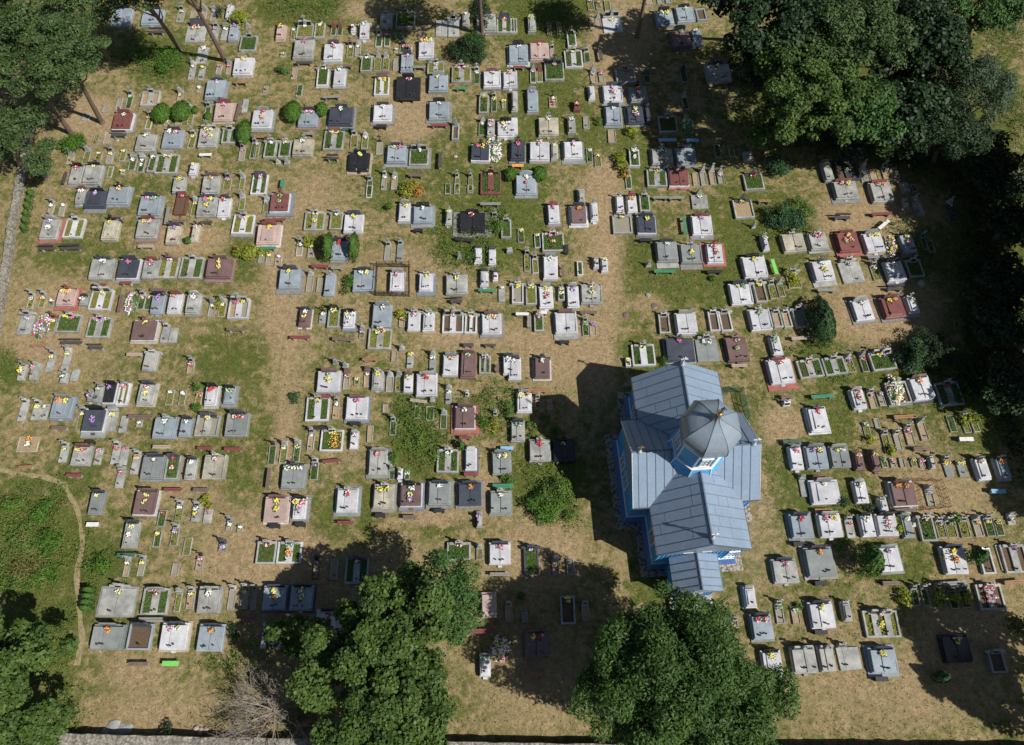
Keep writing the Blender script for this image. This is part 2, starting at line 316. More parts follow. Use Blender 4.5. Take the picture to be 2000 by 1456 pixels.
# ------------------------------------------------------------------ church
CX, CY, CR = 12.66, 17.0, R(4.0)
def church():
    root = empty('church', (CX, CY, 0), CR)
    tag(root, 'blue wooden cross-shaped church with grey metal roof and faceted onion dome', 'church')
    m, n, b = newmat('blue_boards')
    f = noise(n, 2.0, 3); n.links.new(ramp(n, f, .3, .7, (.05, .31, .66), (.085, .39, .76)), b.inputs['Base Color']); b.inputs['Roughness'].default_value = .55
    m, n, b = newmat('roof_metal')
    f = noise(n, .55, 4, .7); f2 = noise(n, 5, 3, .6)
    o = mix(n, .35, ramp(n, f, .3, .7, (.175, .245, .35), (.245, .325, .435)), ramp(n, f2, .3, .7, (.18, .23, .30), (.28, .34, .405)))
    n.links.new(o, b.inputs['Base Color']); b.inputs['Roughness'].default_value = .34; b.inputs['Metallic'].default_value = .1
    bump(n, b, noise(n, 2.2, 2, .5), .25, .03)
    m, n, b = newmat('dome_metal')
    g = nd(n, 'ShaderNodeNewGeometry'); mp = nd(n, 'ShaderNodeMapping'); n.links.new(g.outputs['Position'], mp.inputs['Vector'])
    br = nd(n, 'ShaderNodeTexBrick'); br.inputs['Scale'].default_value = 7; br.inputs['Mortar Size'].default_value = .03
    br.inputs['Color1'].default_value = (.23, .28, .335, 1); br.inputs['Color2'].default_value = (.28, .335, .395, 1); br.inputs['Mortar'].default_value = (.17, .205, .25, 1)
    n.links.new(mp.outputs[0], br.inputs['Vector']); n.links.new(br.outputs['Color'], b.inputs['Base Color'])
    b.inputs['Roughness'].default_value = .22; b.inputs['Metallic'].default_value = .12
    bump(n, b, noise(n, 5, 3), .5, .03)
    plain('seam_metal', (.12, .155, .20), .5, .1); plain('trim_white', (.62, .66, .70), .5); plain('window_glass', (.10, .14, .18), .08)
    plain('gold', (.75, .42, .12), .25, .9); plain('gutter', (.10, .075, .07), .5); plain('plinth_blue', (.07, .15, .35), .6)
    BL, RM, WT, SE = MATS['blue_boards'], MATS['roof_metal'], MATS['trim_white'], MATS['seam_metal']
    HW, WX, NY, SY, EH, RH = 3.25, 4.45, 6.6, 6.6, 4.45, 7.0       # half width to eaves, arm ends, heights
    oh = .14; hw = HW - .32; k = (RH - EH) / HW
    # walls: cross plan
    cr = [(-hw, -SY + oh), (hw, -SY + oh), (hw, -hw), (WX - oh, -hw), (WX - oh, hw), (hw, hw), (hw, NY - oh), (-hw, NY - oh), (-hw, hw), (-WX + oh, hw), (-WX + oh, -hw), (-hw, -hw)]
    wb = MB().mat(BL); z0, z1 = .7, EH + .32 * k - .06
    nn = len(cr)
    for i in range(nn):
        a, c = Vector(cr[i] + (0,)), Vector(cr[(i + 1) % nn] + (0,)); wb.quad((*a[:2], z0), (*c[:2], z0), (*c[:2], z1), (*a[:2], z1))
        L = (c - a).length; t = (c - a) / L; s = Vector((t.y, -t.x, 0))
        gable = abs(L - 2 * hw) < .01
        q = int(L / .28)
        for j in range(q + 1):
            u = j * L / q; p = a + t * u; top = z1 + (min(u, L - u) * k if gable else 0) - .02
            A, B, C_, D = p - t * .035, p + t * .035, p + t * .035 + s * .045, p - t * .035 + s * .045
            wb.add([(*A[:2], z0), (*B[:2], z0), (*C_[:2], z0), (*D[:2], z0), (*A[:2], top), (*B[:2], top), (*C_[:2], top), (*D[:2], top)],
                   [(0, 1, 5, 4), (1, 2, 6, 5), (2, 3, 7, 6), (3, 0, 4, 7), (4, 5, 6, 7)])
        if gable:
            mid = (a + c) / 2; wb.add([(*a[:2], z1), (*c[:2], z1), (*mid[:2], z1 + hw * k)], [(0, 1, 2)])
    wb.build('wall', root)
    # flared skirt of boards at the foot
    sk = MB().mat(MATS['plinth_blue'])
    def off(i, d):
        a, p, c = (Vector(cr[j % nn]) for j in (i - 1, i, i + 1)); e1 = (p - a).normalized(); e2 = (c - p).normalized()
        return p + Vector((e1.y, -e1.x)) * d + Vector((e2.y, -e2.x)) * d
    for i in range(nn):
        a0, c0, a1, c1 = off(i, .34), off(i + 1, .34), off(i, .03), off(i + 1, .03)
        sk.quad((*a0, .22), (*c0, .22), (*c1, .8), (*a1, .8)); sk.quad((*a0, -.1), (*c0, -.1), (*c0, .22), (*a0, .22))
        L = (c0 - a0).length; q = max(2, int(L / .3)); w_ = .03 / L
        for j in range(1, q):
            u = j / q; A, B = a0.lerp(c0, u - w_), a0.lerp(c0, u + w_); C_, D = a1.lerp(c1, u + w_), a1.lerp(c1, u - w_)
            sk.quad((*A, .25), (*B, .25), (*C_, .83), (*D, .83))
    sk.mat(WT)
    for i in range(nn):
        a1, c1, a2, c2 = off(i, .0), off(i + 1, .0), off(i, .09), off(i + 1, .09)
        sk.quad((*a2, .86), (*c2, .86), (*c1, .9), (*a1, .9)); sk.quad((*a2, .78), (*c2, .78), (*c2, .86), (*a2, .86))
    sk.build('plinth', root)
    # roof: two crossing gable roofs with standing seams
    rb = MB().mat(RM); th = .09
    rb.prism([(-HW, EH), (HW, EH), (HW, EH + th), (0, RH + th), (-HW, EH + th)], -SY, NY, 'y')
    rb.prism([(-HW, EH - .003), (HW, EH - .003), (HW, EH + th - .002), (0, RH + th - .002), (-HW, EH + th - .002)], -WX, WX, 'x')
    roof = rb.build('roof', root)
    sb = MB().mat(SE)
    def seam(p, q, wd=.035, hh=.03):
        p, q = Vector(p), Vector(q); t = (q - p).normalized(); s = t.cross(Vector((0, 0, 1))).normalized() * wd / 2; up = s.cross(t).normalized() * hh
        if up.z < 0: up = -up
        sb.add([p - s, p + s, q + s, q - s, p - s + up, p + s + up, q + s + up, q - s + up], [(4, 5, 6, 7), (0, 1, 5, 4), (1, 2, 6, 5), (2, 3, 7, 6), (3, 0, 4, 7)])
    def RZ(d): return RH + th - d * k + .003
    for sgn in (-1, 1):
        y = -SY + .55
        while y < NY - .2:
            lim = HW if abs(y) > HW else abs(y)
            if lim > .4: seam((sgn * .05, y, RZ(.05)), (sgn * lim, y, RZ(lim)))
            # staggered cross joints
            if lim > 1.5:
                for d in (rnd.uniform(.6, 1.4), rnd.uniform(1.7, 2.8)):
                    if rnd.random() < .5 and d < lim - .2: seam((sgn * d, y, RZ(d)), (sgn * d, y + .72, RZ(d)), .02, .008)
            y += .72
        x = -WX + .42
        while x < WX - .2:
            lim = HW if abs(x) > HW else abs(x)
            if lim > .4: seam((x, sgn * .05, RZ(.05)), (x, sgn * lim, RZ(lim)))
            x += .6
        seam((-HW, sgn * HW, RZ(HW)), (0, 0, RZ(0)), .07, .02); seam((HW, sgn * HW, RZ(HW)), (0, 0, RZ(0)), .07, .02)
    seam((0, -SY, RZ(0)), (0, NY, RZ(0)), .09, .05); seam((-WX, 0, RZ(0)), (WX, 0, RZ(0)), .09, .05)
    sb.build('roof_seam', roof)
    gb = MB().mat(MATS['gutter'])
    for s in (-1, 1):
        for (a, c) in (((s * (HW + .03), -SY), (s * (HW + .03), -HW)), ((s * (HW + .03), HW), (s * (HW + .03), NY)),
                       ((-WX, s * (HW + .03)), (-HW, s * (HW + .03))), ((HW, s * (HW + .03)), (WX, s * (HW + .03)))):
            gb.tube([(*a, EH + .02), (*c, EH + .02)], [.055, .055], 6)
    gb.build('gutter', roof)
    bb = MB().mat(WT)      # barge boards along the gable edges
    for (ax, e) in (('y', -SY), ('y', NY), ('x', -WX), ('x', WX)):
        sgn = -1 if e < 0 else 1
        for s in (-1, 1):
            p = [(0, RH + th + .02), (s * (HW + .02), EH + th + .02), (s * (HW + .02), EH - .12), (0, RH - .12)]
            if s > 0: p = p[::-1]
            bb.mat(WT if ax == 'x' else SE).prism(p, e + sgn * .003, e + sgn * .03, ax)
    bb.build('barge_board', roof)
    # windows
    def window(c, nrm, wd, ht, name='window', grid=(2, 3), glass='window_glass'):
        c = Vector(c); nv = Vector(nrm); t = Vector((-nv.y, nv.x, 0))
        M = Matrix(((t.x, nv.x, 0, c.x), (t.y, nv.y, 0, c.y), (0, 0, 1, c.z), (0, 0, 0, 1)))
        fb = MB().mat(WT); e = .09
        for a in (-1, 1): fb.box(*((a * wd / 2 - e / 2, 0.02, 0, a * wd / 2 + e / 2, .11, ht)), 0, M)
        fb.box(-wd / 2 - e, .02, ht, wd / 2 + e, .14, ht + e, 0, M); fb.box(-wd / 2 - e, .02, -e, wd / 2 + e, .17, 0, 0, M)
        for i in range(1, grid[0]): x = -wd / 2 + wd * i / grid[0]; fb.box(x - .03, .05, 0, x + .03, .09, ht, 0, M)
        for i in range(1, grid[1]): z = ht * i / grid[1]; fb.box(-wd / 2 + e / 2, .05, z - .025, wd / 2 - e / 2, .085, z + .025, 0, M)
        w_ = fb.build(name, root)
        gl = MB().mat(MATS[glass]).box(-wd / 2, .04, 0, wd / 2, .06, ht, 0, M); gl.build('pane', w_)
    X = WX - oh
    window((-X, .72, 1.7), (-1, 0, 0), .95, 1.7); window((-X, -.72, 1.7), (-1, 0, 0), .95, 1.7)
    window((X, .72, 1.7), (1, 0, 0), .95, 1.7); window((X, -.72, 1.7), (1, 0, 0), .95, 1.7)
    window((-hw, 4.6, 1.8), (-1, 0, 0), .95, 1.6); window((-hw, -4.9, 1.8), (-1, 0, 0), .95, 1.6)
    window((hw, 4.6, 1.8), (1, 0, 0), .95, 1.6); window((hw, -4.9, 1.8), (1, 0, 0), .95, 1.6)
    window((-1.15, -SY + oh, 4.7), (0, -1, 0), .5, .8, grid=(2, 1), glass='trim_white'); window((.15, -SY + oh, 4.7), (0, -1, 0), .5, .8, grid=(2, 1), glass='trim_white'); window((2.35, -SY + oh, 2.0), (0, -1, 0), .6, 1.5)
    # drum
    ph = R(22.5)
    d1 = MB().mat(BL).lathe([(2.12, 5.9), (1.98, 6.35), (1.74, 7.35)], 8, ph); dr = d1.build('tower_base', root)
    tb = MB().mat(WT).lathe([(1.80, 7.35), (1.80, 7.5)], 8, ph)
    for kx in range(8):
        t = ph + kx * math.pi / 4
        tb.tube([(2.13 * math.cos(t), 2.13 * math.sin(t), 5.95), (1.99 * math.cos(t), 1.99 * math.sin(t), 6.35), (1.75 * math.cos(t), 1.75 * math.sin(t), 7.36)], [.05] * 3, 5)
    tb.build('trim', dr)
    d2 = MB().mat(BL).lathe([(1.60, 7.5), (1.60, 10.1)], 8, ph); dd = d2.build('tower', root)
    tb = MB().mat(WT)
    for kx in range(8):
        t = ph + kx * math.pi / 4; tb.tube([(1.6 * math.cos(t), 1.6 * math.sin(t), 7.5), (1.6 * math.cos(t), 1.6 * math.sin(t), 10.0)], [.07] * 2, 6)
    tb.lathe([(1.74, 9.9), (1.74, 10.08)], 8, ph); tb.build('corner_trim', dd)
    ap = 1.60 * math.cos(R(22.5))
    for kx in (0, 2, 4, 6):
        t = kx * math.pi / 2 / 1 * .5; nv = (math.cos(t), math.sin(t), 0)
        window((nv[0] * ap, nv[1] * ap, 8.0), nv, .6, 1.35, 'tower_window', (2, 3), 'window_glass')
    prof = [(1.5, 10.05), (1.82, 10.3), (1.98, 10.7), (2.02, 11.1), (1.93, 11.5), (1.68, 11.9), (1.25, 12.25), (.72, 12.55), (.34, 12.82), (.17, 13.1), (.1, 13.4)]
    pf = []
    for i in range(len(prof) - 1):
        p0, p1, p2, p3 = (prof[max(0, min(len(prof) - 1, j))] for j in (i - 1, i, i + 1, i + 2))
        for u in (0, .25, .5, .75): pf.append(tuple(.5 * (2 * b + (c - a) * u + (2 * a - 5 * b + 4 * c - d) * u * u + (3 * b - a - 3 * c + d) * u ** 3) for a, b, c, d in zip(p0, p1, p2, p3)))
    prof = pf + [prof[-1]]
    dm = MB().mat(MATS['dome_metal']).lathe(prof, 8, ph).build('dome', root)
    rb2 = MB().mat(SE)
    for kx in range(8):
        t = ph + kx * math.pi / 4; rb2.tube([((r + .01) * math.cos(t), (r + .01) * math.sin(t), z) for r, z in prof], [.022] * len(prof), 4)
    rb2.build('dome_rib', dm)
    MB().mat(MATS['gold']).lathe([(.03, 13.38), (.12, 13.43), (.17, 13.55), (.12, 13.67), (.03, 13.72)], 10).build('gold_ball', dm)
    cb = MB().mat(MATS['iron']).box(-.03, -.03, 13.7, .03, .03, 14.75).box(-.28, -.025, 14.25, .28, .025, 14.3).box(-.15, -.025, 14.5, .15, .025, 14.55)
    cb.prism([(-.18, 13.98), (.18, 13.84), (.18, 13.9), (-.18, 14.04)], -.025, .025, 'y'); cb.build('dome_cross', dm)
    for (x, y) in ((0, -SY + .45), (0, NY - .3), (-WX + .5, 0), (WX - .5, 0)):
        c = MB().mat(SM('W')).lathe([(.16, RH + .05), (.17, RH + .22), (.09, RH + .4), (.04, RH + .5)], 8, 0, (x, y))
        c.mat(MATS['gold'] if x < 0 else MATS['trim_white']).box(x - .03, y - .03, RH + .45, x + .03, y + .03, RH + 1.35).box(x - .26, y - .025, RH + .98, x + .26, y + .025, RH + 1.04).box(x - .14, y - .025, RH + 1.16, x + .14, y + .025, RH + 1.21)
        c.build('ridge_cross', roof)
    # south porch
    a0, a1, yb, ye, eh, rh = -2.12, 1.19, -SY + oh - .05, -9.05, 3.0, 4.2
    xc = (a0 + a1) / 2; pw = MB().mat(BL)
    pw.box(a0 + .25, ye + .2, .0, a1 - .25, yb, eh); pw.add([(a0 + .25, ye + .2, eh), (a1 - .25, ye + .2, eh), (xc, ye + .2, rh - .15)], [(0, 1, 2)])
    for j in range(11): x = a0 + .3 + j * (a1 - a0 - .6) / 10; pw.box(x - .03, ye + .155, .1, x + .03, ye + .199, eh)
    for j in range(9):
        y = ye + .3 + j * .28; pw.box(a0 + .205, y - .03, .1, a0 + .249, y + .03, eh); pw.box(a1 - .249, y - .03, .1, a1 - .205, y + .03, eh)
    por = pw.build('porch', root)
    prb = MB().mat(RM).prism([(a0, eh), (a1, eh), (a1, eh + .08), (xc, rh + .08), (a0, eh + .08)], ye, yb + .02, 'y'); pr = prb.build('porch_roof', por)
    sb = MB().mat(SE); kk = (rh - eh) / (xc - a0)
    for j in range(5):
        y = ye + .3 + j * .55
        for s in (-1, 1): seam((xc + s * .03, y, rh + .08), (xc + s * (xc - a0), y, eh + .085), .045, .035)
    seam((xc, ye, rh + .083), (xc, yb, rh + .083), .08, .045); sb.tube([(a0 - .03, ye, eh + .02), (a0 - .03, yb, eh + .02)], [.05, .05], 6).tube([(a1 + .03, ye, eh + .02), (a1 + .03, yb, eh + .02)], [.05, .05], 6)
    sb.build('porch_seam', pr)
    MB().mat(MATS['trim_white']).box(xc - .55, ye + .1, .3, xc + .55, ye + .17, 2.4).build('porch_door', por)
    MB().mat(SM('L')).box(a0 + .1, ye - 1.2, -.05, a1 - .1, ye + .15, .3).box(a0 - .1, ye - 1.6, -.05, a1 + .1, ye - 1.2, .15).build('porch_step', por)
    # cobbled strip round the church
    m, n, b = newmat('cobbles'); g = nd(n, 'ShaderNodeNewGeometry'); vo = nd(n, 'ShaderNodeTexVoronoi'); vo.inputs['Scale'].default_value = 5.5; n.links.new(g.outputs['Position'], vo.inputs['Vector'])
    o = mix(n, ramp(n, vo.outputs['Distance'], .35, .75), (.36, .31, .27), (.10, .085, .06)); 
    n.links.new(o, b.inputs['Base Color']); b.inputs['Roughness'].default_value = .8
    u = nd(n, 'ShaderNodeBump'); u.invert = True; u.inputs['Strength'].default_value = .8; u.inputs['Distance'].default_value = .06; n.links.new(vo.outputs['Distance'], u.inputs['Height']); n.links.new(u.outputs[0], b.inputs['Normal'])
    cb = MB().mat(m)
    for i in range(nn):
        a0_, c0_, a1_, c1_ = off(i, .85), off(i + 1, .85), off(i, .3), off(i + 1, .3)
        cb.quad((*a0_, .03), (*c0_, .03), (*c1_, .05), (*a1_, .05))
    o = cb.build('cobble_path', None, (CX, CY, 0), CR); o['kind'] = 'structure'; o['label'] = 'narrow cobbled strip around the church foot'
church()


